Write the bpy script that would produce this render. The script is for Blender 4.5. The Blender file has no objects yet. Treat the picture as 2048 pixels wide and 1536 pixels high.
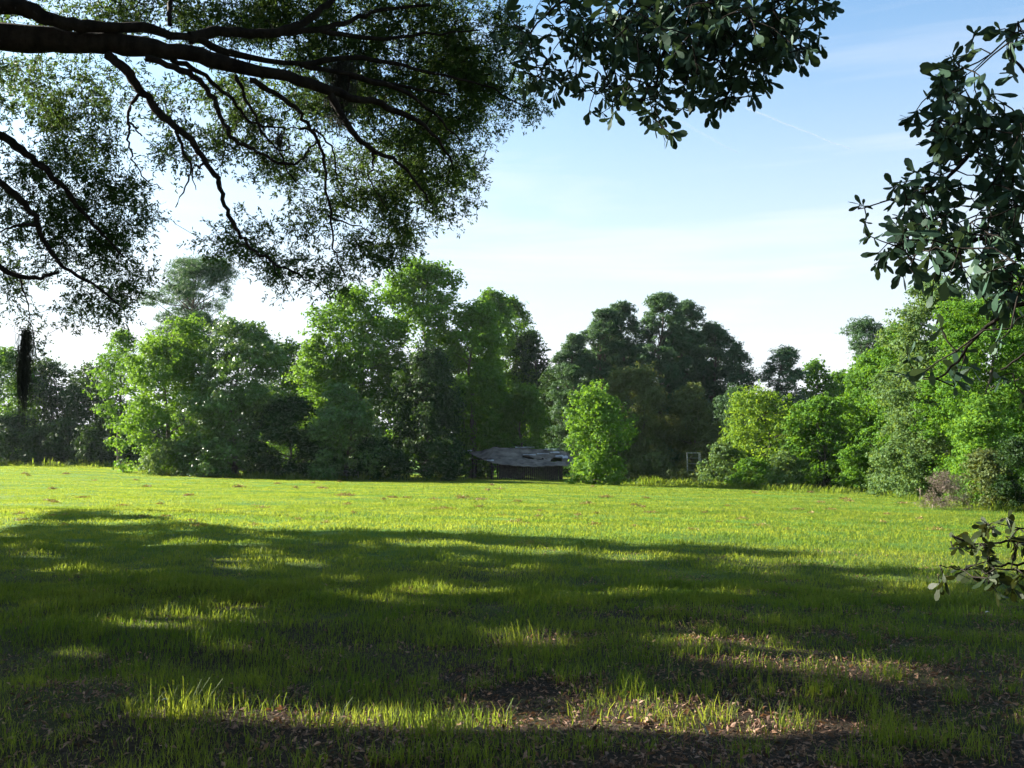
import bpy, math
import numpy as np
from math import radians, sin, cos, tan, pi

SC = bpy.context.scene
COL = SC.collection

# ------------------------------------------------------------------ camera
CAM_H = 1.7
PITCH = math.atan(157 / 1990)
cd = bpy.data.cameras.new('camera')
cd.sensor_width = 36.0
cd.lens = 36.0 * 1990 / 2048
cd.clip_start = 0.05
cd.clip_end = 30000
cam = bpy.data.objects.new('camera', cd)
COL.objects.link(cam)
cam.location = (0, 0, CAM_H)
cam.rotation_euler = (pi / 2 + PITCH, 0, 0)
SC.camera = cam

# ------------------------------------------------------------------ sky, sun, exposure
SUN_AZ = radians(-67)          # measured from +Y, negative = to the left
SUN_EL = radians(24)
SUN = np.array([sin(SUN_AZ) * cos(SUN_EL), cos(SUN_AZ) * cos(SUN_EL), sin(SUN_EL)])
w = bpy.data.worlds.new('World')
SC.world = w
w.use_nodes = True
nt = w.node_tree
sky = nt.nodes.new('ShaderNodeTexSky')
sky.sky_type = 'NISHITA'
sky.sun_disc = False
sky.sun_elevation = SUN_EL
sky.sun_rotation = SUN_AZ
sky.air_density = 1.0
sky.dust_density = 2.0
sky.ozone_density = 2.5
bg = nt.nodes['Background']
bg.inputs[1].default_value = 0.05
# thin cirrus veils
tc = nt.nodes.new('ShaderNodeTexCoord')
mp = nt.nodes.new('ShaderNodeMapping')
mp.inputs['Rotation'].default_value = (0.12, -0.16, 0.3)
mp.inputs['Scale'].default_value = (1.5, 1.5, 13.0)
no = nt.nodes.new('ShaderNodeTexNoise')
no.inputs['Scale'].default_value = 1.7
no.inputs['Detail'].default_value = 7
no.inputs['Roughness'].default_value = 0.6
no.inputs['Distortion'].default_value = 0.5
rp = nt.nodes.new('ShaderNodeMapRange')
rp.inputs['From Min'].default_value = 0.46
rp.inputs['From Max'].default_value = 0.75
rp.inputs['To Max'].default_value = 0.28
mx = nt.nodes.new('ShaderNodeMix')
mx.data_type = 'RGBA'
mx.inputs[7].default_value = (4.4, 4.5, 4.65, 1)
L = nt.links.new
L(tc.outputs['Generated'], mp.inputs[0]); L(mp.outputs[0], no.inputs[0]); L(no.outputs[0], rp.inputs[0])
tint = nt.nodes.new('ShaderNodeMix'); tint.data_type = 'RGBA'; tint.blend_type = 'MULTIPLY'
tint.inputs[0].default_value = 1; tint.inputs[7].default_value = (.86, 1.12, 1.17, 1)
sx = nt.nodes.new('ShaderNodeSeparateXYZ'); L(tc.outputs['Generated'], sx.inputs[0])
hv = nt.nodes.new('ShaderNodeMapRange'); hv.interpolation_type = 'SMOOTHSTEP'
for k_, v_ in zip((1, 2, 3, 4), (-.05, .5, .97, 0)): hv.inputs[k_].default_value = v_
L(sx.outputs['Z'], hv.inputs[0])
ad_ = nt.nodes.new('ShaderNodeMath'); ad_.operation = 'ADD'; ad_.use_clamp = True
L(rp.outputs[0], ad_.inputs[0]); L(hv.outputs[0], ad_.inputs[1])
L(sky.outputs[0], tint.inputs[6]); L(ad_.outputs[0], mx.inputs[0]); L(tint.outputs[2], mx.inputs[6]); L(mx.outputs[2], bg.inputs[0])

sd = bpy.data.lights.new('sun', 'SUN')
sd.energy = 5.0
sd.angle = radians(0.53)
sd.color = (1.0, 0.93, 0.80)
so = bpy.data.objects.new('sun', sd)
COL.objects.link(so)
so.rotation_euler = (pi / 2 - SUN_EL, 0, pi - SUN_AZ)
so.location = (-40, 30, 60)

SC.view_settings.view_transform = 'Standard'
SC.view_settings.look = 'None'
SC.view_settings.exposure = 2.35
SC.view_settings.gamma = 1.0
cy = SC.cycles
cy.max_bounces = 7
cy.diffuse_bounces = 3
cy.glossy_bounces = 2
cy.transmission_bounces = 5
cy.volume_bounces = 0
cy.transparent_max_bounces = 8
cy.use_denoising = True
cy.sample_clamp_indirect = 6
cy.use_adaptive_sampling = True
cy.adaptive_threshold = 0.015

# ------------------------------------------------------------------ helpers
CP, SP = cos(PITCH), sin(PITCH)


def at(px, py, D):
    """world point seen at photograph pixel (px,py), D metres ahead of the camera"""
    px = np.asarray(px, float); py = np.asarray(py, float); D = np.asarray(D, float)
    u = (px - 1024) / 1990; v = (768 - py) / 1990
    dy = CP - v * SP; dz = SP + v * CP
    k = D / dy
    return np.stack([u * k, D + 0 * u, CAM_H + dz * k], -1)


def topix(P):
    P = np.asarray(P, float)
    x, y, z = P[..., 0], P[..., 1], P[..., 2] - CAM_H
    f = y * CP + z * SP; up = -y * SP + z * CP
    f = np.where(np.abs(f) < 1e-3, 1e-3, f)
    return 1024 + 1990 * x / f, 768 - 1990 * up / f, f


def sm(t):
    t = np.clip(t, 0, 1)
    return t * t * (3 - 2 * t)


def wav(x, y, s, k=0):
    """cheap smooth noise about -1..1"""
    r = np.random.RandomState(100 + k)
    a = 0
    for i in range(6):
        th = r.uniform(0, 2 * pi); f = (0.6 + 1.1 * r.rand()) / s; p = r.uniform(0, 2 * pi)
        x2 = x + s * .35 * np.sin(y / s * 1.3 + i)
        a = a + np.sin((x2 * cos(th) + y * sin(th)) * f * 2 * pi + p)
    return a / 3.2


def gz(x, y):
    x = np.asarray(x, float); y = np.asarray(y, float)
    z = 1.26 * sm((-x - 8) / 45) * sm((y - 40) / 80)
    z = z - .02 * np.clip(x, 0, 32) * sm((y - 6) / 30)
    z = z + 0.035 * wav(x, y, 5, 1) + 0.02 * wav(x, y, 1.6, 2) * np.clip(1.5 - y / 40, 0, 1)
    z = z + 0.05 * wav(x, y, 19, 3)
    return z


class MB:
    def __init__(s):
        s.v = []; s.f = []; s.a = []; s.n = 0; s.mi = []

    def add(s, V, F, var=None, mi=0):
        V = np.asarray(V, float).reshape(-1, 3); F = np.asarray(F, int).reshape(-1, 4)
        s.v.append(V); s.f.append(F + s.n); s.n += len(V)
        if var is None: var = 0.5
        s.a.append(np.broadcast_to(np.asarray(var, float), (len(F),)))

    def leaves(s, P, A, B, Ln, W, var):
        """rhombic leaves: base P, axis A, side B"""
        Ln = np.asarray(Ln).reshape(-1, 1); W = np.asarray(W).reshape(-1, 1)
        m = P + A * Ln * .5
        V = np.stack([P, m + B * W * .5, P + A * Ln, m - B * W * .5], 1).reshape(-1, 3)
        n = len(P)
        F = np.arange(4 * n).reshape(n, 4)
        s.add(V, F, var)

    def tube(s, pts, rad, sides=6, var=.5):
        pts = np.asarray(pts, float); n = len(pts)
        rad = np.broadcast_to(np.asarray(rad, float), (n,))
        T = np.gradient(pts, axis=0); T /= np.linalg.norm(T, axis=1)[:, None] + 1e-9
        ref = np.where(np.abs(T[:, 2:3]) > .9, np.array([[1., 0, 0]]), np.array([[0, 0, 1.]]))
        U = np.cross(T, ref); U /= np.linalg.norm(U, axis=1)[:, None] + 1e-9
        W = np.cross(T, U)
        a = np.arange(sides) * 2 * pi / sides
        V = pts[:, None] + rad[:, None, None] * (U[:, None] * np.cos(a)[None, :, None] + W[:, None] * np.sin(a)[None, :, None])
        i = np.arange(n - 1)[:, None] * sides; j = np.arange(sides)[None]; j2 = (j + 1) % sides
        F = np.stack([i + j, i + j2, i + sides + j2, i + sides + j], -1).reshape(-1, 4)
        s.add(V.reshape(-1, 3), F, var)

    def box(s, c, sz, rz=0, tilt=0, var=.5):
        x, y, z = np.array(sz) / 2
        V = np.array([[a * x, b * y, d * z] for a in (-1, 1) for b in (-1, 1) for d in (-1, 1)])
        ct, st = cos(tilt), sin(tilt)
        V = np.stack([V[:, 0] * ct - V[:, 2] * st, V[:, 1], V[:, 0] * st + V[:, 2] * ct], 1)
        cr, sr = cos(rz), sin(rz)
        V = np.stack([V[:, 0] * cr - V[:, 1] * sr, V[:, 0] * sr + V[:, 1] * cr, V[:, 2]], 1) + np.array(c)
        s.add(V, [[0, 1, 3, 2], [4, 6, 7, 5], [0, 4, 5, 1], [2, 3, 7, 6], [0, 2, 6, 4], [1, 5, 7, 3]], var)

    def build(s, name, mat, parent=None, smooth=False, origin=None):
        V = np.concatenate(s.v); F = np.concatenate(s.f); A = np.concatenate(s.a)
        off = np.array(origin if origin is not None else (parent.location if parent else (0, 0, 0)), float)
        V = V - off
        me = bpy.data.meshes.new(name)
        me.vertices.add(len(V)); me.vertices.foreach_set('co', V.astype('f').ravel())
        me.loops.add(4 * len(F)); me.loops.foreach_set('vertex_index', F.astype('i').ravel())
        me.polygons.add(len(F)); me.polygons.foreach_set('loop_start', np.arange(0, 4 * len(F), 4, dtype='i'))
        me.polygons.foreach_set('use_smooth', np.full(len(F), smooth))
        at_ = me.attributes.new('var', 'FLOAT', 'FACE')
        at_.data.foreach_set('value', A.astype('f'))
        me.update(calc_edges=True)
        me.materials.append(mat)
        o = bpy.data.objects.new(name, me)
        COL.objects.link(o)
        if parent: o.parent = parent
        elif origin is not None: o.location = origin
        return o


def tag(o, label=None, cat=None, group=None, kind=None):
    if label: o['label'] = label
    if cat: o['category'] = cat
    if group: o['group'] = group
    if kind: o['kind'] = kind
    return o


def empty(name, loc):
    o = bpy.data.objects.new(name, None)
    o.location = loc; o.empty_display_size = .3
    COL.objects.link(o)
    return o


def unit(v):
    return v / (np.linalg.norm(v, axis=-1, keepdims=True) + 1e-9)


# ------------------------------------------------------------------ materials
def nmat(name):
    m = bpy.data.materials.new(name); m.use_nodes = True
    return m, m.node_tree, m.node_tree.nodes, m.node_tree.links.new


def mix_rgb(nt, fac, a, b):
    n = nt.nodes.new('ShaderNodeMix'); n.data_type = 'RGBA'
    for i, v in ((0, fac), (6, a), (7, b)):
        if isinstance(v, (tuple, list)): n.inputs[i].default_value = (*v, 1)
        elif isinstance(v, (int, float)): n.inputs[i].default_value = v
        else: nt.links.new(v, n.inputs[i])
    return n.outputs[2]


def noise(nt, scale, detail=4, rough=.55, vec=None):
    n = nt.nodes.new('ShaderNodeTexNoise')
    n.inputs['Scale'].default_value = scale; n.inputs['Detail'].default_value = detail
    n.inputs['Roughness'].default_value = rough
    if vec is None:
        g = nt.nodes.new('ShaderNodeNewGeometry'); vec = g.outputs['Position']
    nt.links.new(vec, n.inputs[0])
    return n.outputs[0]


def rng_node(nt, src, a, b, c=0, d=1):
    n = nt.nodes.new('ShaderNodeMapRange')
    nt.links.new(src, n.inputs[0])
    for k, v in zip((1, 2, 3, 4), (a, b, c, d)): n.inputs[k].default_value = v
    return n.outputs[0]


def leaf_mat(name, ca, cb, tfac=.4, tboost=1.7, tyel=1.0, rough=.6, spec=.12):
    """ca..cb: reflect colours; transmitted light is brighter and yellower"""
    m, nt, N, L = nmat(name)
    att = N.new('ShaderNodeAttribute'); att.attribute_name = 'var'
    col = mix_rgb(nt, att.outputs['Fac'], ca, cb)
    tcol = mix_rgb(nt, att.outputs['Fac'], (ca[0] * tboost * 1.25 * tyel, ca[1] * tboost, ca[2] * tboost * .5),
                   (cb[0] * tboost * 1.25 * tyel, cb[1] * tboost, cb[2] * tboost * .5))
    p = N['Principled BSDF']
    L(col, p.inputs['Base Color']); p.inputs['Roughness'].default_value = rough
    p.inputs['Specular IOR Level'].default_value = spec
    t = N.new('ShaderNodeBsdfTranslucent'); L(tcol, t.inputs[0])
    ms = N.new('ShaderNodeMixShader'); ms.inputs[0].default_value = tfac
    L(p.outputs[0], ms.inputs[1]); L(t.outputs[0], ms.inputs[2])
    L(ms.outputs[0], N['Material Output'].inputs[0])
    return m


def bark_mat(name, a, b, scale=6):
    m, nt, N, L = nmat(name)
    g = N.new('ShaderNodeNewGeometry')
    mp = N.new('ShaderNodeMapping'); mp.inputs['Scale'].default_value = (1, 1, .3)
    L(g.outputs['Position'], mp.inputs[0])
    f = noise(nt, scale, 6, .65, mp.outputs[0])
    col = mix_rgb(nt, rng_node(nt, f, .35, .65), a, b)
    p = N['Principled BSDF']; L(col, p.inputs['Base Color']); p.inputs['Roughness'].default_value = .9
    p.inputs['Specular IOR Level'].default_value = .15
    bm = N.new('ShaderNodeBump'); bm.inputs['Strength'].default_value = .8; bm.inputs['Distance'].default_value = .03
    L(f, bm.inputs['Height']); L(bm.outputs[0], p.inputs['Normal'])
    return m


def plain_mat(name, a, b, scale=3, rough=.8, spec=.3, bump=0.0, lo=.35, hi=.65):
    m, nt, N, L = nmat(name)
    f = noise(nt, scale, 6, .6)
    col = mix_rgb(nt, rng_node(nt, f, lo, hi), a, b)
    p = N['Principled BSDF']; L(col, p.inputs['Base Color']); p.inputs['Roughness'].default_value = rough
    p.inputs['Specular IOR Level'].default_value = spec
    if bump:
        bm = N.new('ShaderNodeBump'); bm.inputs['Strength'].default_value = 1; bm.inputs['Distance'].default_value = bump
        L(f, bm.inputs['Height']); L(bm.outputs[0], p.inputs['Normal'])
    return m


M = {}
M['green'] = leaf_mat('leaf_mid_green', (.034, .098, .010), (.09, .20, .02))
M['bright'] = leaf_mat('leaf_bright_green', (.045, .118, .013), (.105, .215, .03), .42)
M['yellow'] = leaf_mat('leaf_yellow_green', (.055, .125, .013), (.13, .225, .03), .45)
M['dark'] = leaf_mat('leaf_shade_darkened', (.014, .036, .010), (.032, .072, .018), .3)  # darker leaf green: shade on the backlit trees is put into the colour
M['gloss'] = leaf_mat('leaf_glossy_green', (.03, .08, .014), (.10, .19, .038), .25, rough=.36, spec=.35)
M['pine'] = leaf_mat('needles_blue_green', (.034, .075, .036), (.065, .125, .055), .3, 1.5, .85)
M['olive'] = leaf_mat('needles_olive', (.05, .075, .022), (.09, .125, .04), .3)
M['grey'] = leaf_mat('leaf_grey_green', (.04, .09, .028), (.10, .17, .05), .35)
M['oak'] = leaf_mat('leaf_oak', (.026, .060, .022), (.058, .115, .034), .36)
M['near'] = leaf_mat('leaf_near_oak', (.022, .052, .034), (.052, .10, .062), .14, 1.6, rough=.55, spec=.12)
M['low'] = leaf_mat('leaf_low_branch', (.016, .032, .010), (.038, .05, .016), .2, rough=.5, spec=.2)
M['grass'] = leaf_mat('grass_blade', (.038, .082, .013), (.080, .123, .024), .56, 2.75, 1.1, rough=.55, spec=.12)
M['litter'] = leaf_mat('dead_leaf', (.07, .042, .03), (.36, .22, .155), .12, 1.2)
M['hay'] = leaf_mat('dry_clipping', (.13, .10, .04), (.30, .22, .10), .15, 1.1)
M['twiggy'] = leaf_mat('dead_twigs', (.09, .07, .055), (.17, .135, .11), .1, 1.1)
M['moss'] = leaf_mat('hanging_moss', (.03, .034, .026), (.075, .08, .062), .3)
M['bark'] = bark_mat('oak_bark', (.010, .008, .007), (.032, .027, .022), 9)
M['bark2'] = bark_mat('tree_bark', (.05, .04, .03), (.13, .11, .09), 4)
M['roof'] = plain_mat('roofing_felt', (.07, .056, .043), (.22, .18, .14), 1.1, .85, .3, .04)
M['felt_pale'] = plain_mat('faded_felt', (.28, .27, .27), (.5, .49, .47), 3)
M['board'] = plain_mat('barn_board', (.02, .016, .013), (.055, .045, .036), 5, .95, .1, .01)
M['greywood'] = plain_mat('grey_weathered_wood', (.16, .16, .15), (.30, .30, .27), 5, .9, .2, .01)
M['whitewood'] = plain_mat('flaking_white_paint', (.12, .12, .10), (.36, .35, .31), 7, .7, .3)
M['pale'] = plain_mat('pale_scrap', (.3, .3, .3), (.5, .5, .5), 30, .6)


def ground_mat():
    m, nt, N, L = nmat('meadow_soil')
    g = N.new('ShaderNodeNewGeometry')
    sep = N.new('ShaderNodeSeparateXYZ'); L(g.outputs['Position'], sep.inputs[0])
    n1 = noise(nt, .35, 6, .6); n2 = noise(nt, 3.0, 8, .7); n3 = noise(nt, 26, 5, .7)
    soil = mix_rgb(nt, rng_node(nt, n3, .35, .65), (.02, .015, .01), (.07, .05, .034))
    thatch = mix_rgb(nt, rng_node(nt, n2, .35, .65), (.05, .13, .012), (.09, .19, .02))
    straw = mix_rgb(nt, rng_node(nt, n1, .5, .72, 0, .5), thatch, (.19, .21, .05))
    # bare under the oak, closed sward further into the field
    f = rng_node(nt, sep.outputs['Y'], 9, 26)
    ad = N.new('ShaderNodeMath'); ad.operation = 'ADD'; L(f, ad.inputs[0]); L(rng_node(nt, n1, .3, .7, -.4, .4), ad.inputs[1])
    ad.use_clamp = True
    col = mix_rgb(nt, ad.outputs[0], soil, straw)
    p = N['Principled BSDF']; L(col, p.inputs['Base Color']); p.inputs['Roughness'].default_value = .95
    p.inputs['Specular IOR Level'].default_value = .1
    bm = N.new('ShaderNodeBump'); bm.inputs['Strength'].default_value = 1; bm.inputs['Distance'].default_value = .05
    L(n3, bm.inputs['Height']); L(bm.outputs[0], p.inputs['Normal'])
    return m


# ------------------------------------------------------------------ ground
def axis_pts(a, b, fine, coarse, lim):
    c = [0.0]; s = fine
    while c[-1] < lim:
        s = fine if c[-1] < a else min(s * 1.12, coarse)
        c.append(c[-1] + s)
    return np.array(c)


ys = axis_pts(14, 0, .35, 60, 900); ys = np.concatenate([-ys[:0:-1][-90:] , ys])
xs = axis_pts(10, 0, .5, 60, 700); xs = np.concatenate([-xs[:0:-1], xs])
ys = np.unique(np.clip(ys, -60, 900))
X, Y = np.meshgrid(xs, ys)
Z = gz(X, Y) * (1 - sm((Y - 200) / 200))
g = MB()
nx = len(xs); ny = len(ys)
i, j = np.meshgrid(np.arange(ny - 1), np.arange(nx - 1), indexing='ij')
k = (i * nx + j).ravel()
g.add(np.stack([X, Y, Z], -1), np.stack([k, k + 1, k + nx + 1, k + nx], 1))
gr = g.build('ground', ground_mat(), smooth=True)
tag(gr, 'level mown meadow ground', 'ground', kind='structure')

# ------------------------------------------------------------------ shadow design: where the oak canopy lets the sun through (photo pixels)
EDGE = np.array([[-400, 1075], [0, 1052], [90, 1030], [150, 1018], [330, 1035], [520, 1058], [700, 1062], [1000, 1066], [1300, 1083], [1550, 1088], [1700, 1112], [2048, 1138], [2500, 1180]], float)
LIT = [(230, 1046, 90, 4), (860, 1090, 150, 5), (1080, 1104, 110, 6), (1330, 1112, 230, 5), (1600, 1116, 160, 9), (1840, 1148, 200, 6),
       (420, 1088, 120, 3), (960, 1192, 110, 7), (1450, 1190, 90, 3), (700, 1168, 40, 4),
       (1440, 1300, 220, 20), (1560, 1345, 120, 10), (1760, 1355, 170, 16), (1900, 1378, 60, 10), (1120, 1300, 70, 9),
       (490, 1305, 60, 7), (160, 1310, 40, 5), (400, 1445, 150, 26), (640, 1462, 60, 20), (900, 1475, 200, 40), (1250, 1480, 260, 56), (1490, 1490, 260, 46), (1200, 1385, 60, 12), (1400, 1360, 50, 8),
       (1650, 1420, 90, 7), (1000, 1420, 70, 6)]


def is_lit(G):
    px, py, f = topix(G)
    jag = wav(G[..., 0], G[..., 1], 2.6, 51); fine = wav(G[..., 0], G[..., 1], .8, 52)
    lit = py < np.interp(px, EDGE[:, 0], EDGE[:, 1]) + 4 + 4 * jag
    for (cx, cyy, rx, ry) in LIT:
        lit |= ((px - cx) / (rx * 1.0)) ** 2 + ((py - cyy) / (ry * 1.15)) ** 2 < .82 + .5 * jag + .5 * fine
    # scattered small sun flecks, drawn out along the sun's direction
    e1 = G[..., 0] * sin(SUN_AZ) + G[..., 1] * cos(SUN_AZ); e2 = G[..., 0] * cos(SUN_AZ) - G[..., 1] * sin(SUN_AZ)
    fleck = wav(e1 * .45, e2, .9, 53) * .75 + wav(e1 * .45, e2, 2.4, 54) * .55 - .25 * sm((-px + 500) / 600) * sm((py - 1250) / 150)
    lit = lit | (fleck > .74)
    return lit | (f < 0)


def hits_lit(P):
    t = (P[..., 2] - gz(P[..., 0], P[..., 1])) / SUN[2]
    G = P - SUN * t[..., None]
    G[..., 2] = 0
    return is_lit(G)


# ------------------------------------------------------------------ foliage generator
def puff_leaves(mb, C, R, n, s, rs, asp=.6, up=.5, flat=1.0, pv=None, keep=None, shell=.68):
    """C (k,3) puff centres, R (k,) radii, n total leaves, s leaf length"""
    k = len(C)
    wgt = R ** 2 / np.sum(R ** 2)
    cnt = np.maximum(1, (wgt * n).astype(int))
    idx = np.repeat(np.arange(k), cnt)
    m = len(idx)
    d = unit(rs.normal(size=(m, 3)))
    rad = (shell + (1.08 - shell) * rs.rand(m) ** .6)
    inner = rs.rand(m) < .25
    rad = np.where(inner, rs.rand(m) ** .5, rad)
    # every puff is a handful of leafy sprays with gaps between them
    ns = 16
    sd_ = unit(rs.normal(size=(k, ns, 3)) + np.array([0, 0, .25]))
    sr = rs.uniform(.45, 1.12, (k, ns, 1))
    sub = rs.randint(0, ns, m)
    d0 = sd_[idx, sub]
    e = rs.normal(size=(m, 3)) * np.array([.19, .19, .11])
    off = (d0 * sr[idx, sub] + e) * R[idx][:, None]
    fill = rs.rand(m) < .22
    off = np.where(fill[:, None], d * (R[idx] * rad)[:, None], off)
    sv = rs.rand(k, ns)
    d = unit(d0 * .8 + e * 5 + np.array([0, 0, .2]))
    off[:, 2] *= flat
    P = C[idx] + off
    nrm = unit(d * 1.25 + np.array([0, 0, up]) + rs.normal(size=(m, 3)) * .62)
    A = unit(np.cross(nrm, rs.normal(size=(m, 3))))
    A[:, 2] -= .15; A = unit(A)
    B = unit(np.cross(nrm, A))
    ln = s * rs.uniform(.65, 1.35, m)
    if pv is None: pv = rs.rand(k)
    var = np.clip(.4 * pv[idx] + .25 * sv[idx, sub] + .35 * rs.rand(m), 0, 1)
    if keep is not None:
        q = keep(P)
        P, A, B, ln, var = P[q], A[q], B[q], ln[q], var[q]
    mb.leaves(P - A * (ln * .5)[:, None], A, B, ln, ln * asp, var)


PROF = {
    'round': lambda t: np.sqrt(np.clip(1 - (2 * np.clip(t, 0, 1) - .92) ** 2 / 1.16, 0, 1)),
    'pear': lambda t: np.clip(np.sqrt(np.clip(1 - ((t - .3) / np.where(t < .3, .5, .72)) ** 2, 0, 1)), .05, 1),
    'cone': lambda t: np.clip(1.02 - t, .04, 1) ** .85,
    'dome': lambda t: np.sqrt(np.clip(1 - t ** 2.2, 0, 1)),
    'column': lambda t: np.clip(np.minimum(1, (1.03 - t) * 2.6), .05, 1) ** .7,
    'crown': lambda t: np.sqrt(np.clip(1 - (2 * t - 1) ** 2, 0, 1)) * .85 + .1,
}


def limb(a, b, n, rs, wob=.12, sag=.0):
    t = np.linspace(0, 1, n)[:, None]
    p = a + (b - a) * t
    d = np.linalg.norm(b - a)
    q = rs.normal(size=(n, 3)) * d * wob * .25 * np.sin(t * pi)
    p = p + q
    p[:, 2] += np.sin(t[:, 0] * pi) * d * sag
    return p


def make_tree(name, label, cat, mat, px, D, top, hw, seed, prof='round', t0=.08, s=.3, K=4.6, prad=.145, group=None,
              pine=False, trunk=True, bark='bark2', depth=1.0, flat=.8, lobes=0, tw=1.0, asp=.6, lean=0.0):
    if px > 1600 and D < 75: D *= 1.1
    rs = np.random.RandomState(seed)
    x0 = (px - 1024) / 1990 * D; z0 = float(gz(x0, D))
    H = float(at(px, top, D)[2]) - z0
    R = hw / 1990 * D
    t_ = empty(name, (x0, D, z0 - .05))
    tag(t_, label, cat, group)
    base = np.array([x0, D, z0])
    rp = max(.35, prad * min(R * 2, H) ** .9)
    A = 2 * R * H * (1 - t0) * .8
    nP = int(max(14, 4.6 * A / (pi * rp * rp)))
    nP = min(nP, 520)
    t = t0 + (1 - t0) * (rs.rand(nP) ** .95)
    t = np.clip(t, t0, 1 - .5 * rp / H)
    if lobes:                      # a few separate tops of unequal height
        la = np.linspace(-.8, .8, lobes) + rs.uniform(-.15, .15, lobes); lh = rs.uniform(.8, .97, lobes); lh[rs.randint(lobes)] = 1
    pr = PROF[prof]((t - t0) / (1 - t0))
    th = rs.uniform(0, 2 * pi, nP)
    rr = np.sqrt(rs.uniform(.08, 1, nP)) * np.maximum(pr * R - rp * .35, 0.02)
    if lobes:
        env = np.ones(nP)
        for a_ in range(nP):
            xx = rr[a_] * cos(th[a_]) / R
            kk = int(np.argmin(np.abs(la - xx)))
            env[a_] = lh[kk]
        t = t0 + (t - t0) * env
    wig = R * .18 * np.sin(t * 9 + seed) * (t - t0)
    C = base + np.stack([rr * np.cos(th) + wig + lean * H * t, rr * np.sin(th) * depth, t * H], 1)
    C[:, 2] = np.maximum(C[:, 2], gz(C[:, 0], C[:, 1]) + rp * .45)
    Rp = rp * (.4 + 1.15 * rs.rand(nP) ** 1.4) * (np.clip(.4 + pr, .4, 1) if prof in ('cone', 'pear') else 1)
    fz = H * .99 / (np.max(C[:, 2] + Rp * .75) - z0)
    C[:, 2] = z0 + (C[:, 2] - z0) * fz
    mb = MB()
    n = int(1.25 * K * A / (.3 * s * s * (asp / .6)))
    if pine:
        n = int(n * 1.25)
        # tufted flat plates of needles
        puff_leaves(mb, C, Rp, n, s, rs, asp=asp, up=.7, flat=.62, shell=.35)
    else:
        puff_leaves(mb, C, Rp, n, s, rs, asp=asp, flat=flat)
        # loose sprigs breaking the outline
        k2 = int(nP * 1.6)
        q = rs.randint(0, nP, k2)
        dd = unit(rs.normal(size=(k2, 3)) + np.array([0, 0, .4])); dd[:, 1] *= depth
        C2 = C[q] + dd * (Rp[q] * rs.uniform(.9, 1.45, k2))[:, None]
        C2[:, 2] = np.maximum(C2[:, 2], gz(C2[:, 0], C2[:, 1]) + .15)
        puff_leaves(mb, C2, np.full(k2, rp * .33), int(n * .16), s * .9, rs, asp=asp, shell=.2)
    if trunk:
        tb = MB()
        tr = max(.06, H * .014) * tw
        nn = 9
        tt = np.linspace(0, .88 if pine and not lobes else (.66 if lobes else .8), nn)
        P = base + np.stack([R * .18 * np.sin(tt * 9 + seed) * np.clip(tt - t0, 0, 1) + lean * H * tt, 0 * tt, tt * H - .1], 1)
        P[1:, :2] += rs.normal(size=(nn - 1, 2)) * H * .006
        tb.tube(P, tr * (1.15 - tt) * np.where(tt == 0, 1.4, 1), 8)
        nb = min(nP, 46 if pine else 26)
        for a_ in rs.choice(nP, nb, replace=False):
            hh = np.clip((C[a_, 2] - z0) / H - rs.uniform(.04, .2), .06, .9)
            st = np.array([np.interp(hh, tt, P[:, 0]), np.interp(hh, tt, P[:, 1]), z0 + hh * H])
            d = np.linalg.norm(C[a_] - st)
            l_ = limb(st, C[a_], 5, rs, .3, .04)
            tb.tube(l_, np.linspace(max(.025, min(.012 * d + .02, tr * .6)), .012, 5), 5)
        tb.build('trunk', M[bark], t_, smooth=True)
    mb.build('crown', M[mat], t_)
    return t_


# name, label, category, material, px, D, top, halfwidth, options
T = 'tree'
def bt(*a, **k):
    make_tree(*a, **k)

# --- left dark wood
bt('broadleaf_tree', 'olive green tree at the far left edge behind the meadow', T, 'green', -15, 128, 692, 92, 1, s=.34)
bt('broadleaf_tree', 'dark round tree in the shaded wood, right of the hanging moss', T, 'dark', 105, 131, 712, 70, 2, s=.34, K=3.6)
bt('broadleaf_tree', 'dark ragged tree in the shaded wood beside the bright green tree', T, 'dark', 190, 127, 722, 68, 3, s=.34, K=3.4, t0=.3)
bt('broadleaf_tree', 'loose dark-leaved tree peeping over the left shoulder of the bright green tree', T, 'green', 240, 112, 658, 48, 4, s=.32, K=3, t0=.3, prad=.22)
# --- tall pine
bt('pine_tree', 'tall blue-green pine rising alone behind the bright green tree', T, 'pine', 382, 118, 500, 100, 5, pine=True, prof='crown', t0=.58, s=.5, asp=.16, K=3.6, prad=.17, tw=.9)
# --- lit pair
bt('maple_tree', 'bright green leafy tree with boughs to the grass, leftmost of the sunlit trees', T, 'bright', 335, 97, 632, 108, 6, prof='pear', t0=.0, s=.30, K=5.2)
bt('magnolia_tree', 'glossy-leaved tree with pale glints, right of the brightest green tree', T, 'gloss', 470, 94, 632, 104, 7, prof='pear', t0=.0, s=.27, K=5.5)
bt('broadleaf_tree', 'low green tree behind the dip between the glossy tree and the tall central trees', T, 'green', 585, 112, 680, 74, 8, s=.3, t0=0)
bt('broadleaf_tree', 'sunlit light green tree on the left flank of the tall central trees', T, 'bright', 650, 104, 668, 74, 9, s=.3, t0=.05)
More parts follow.
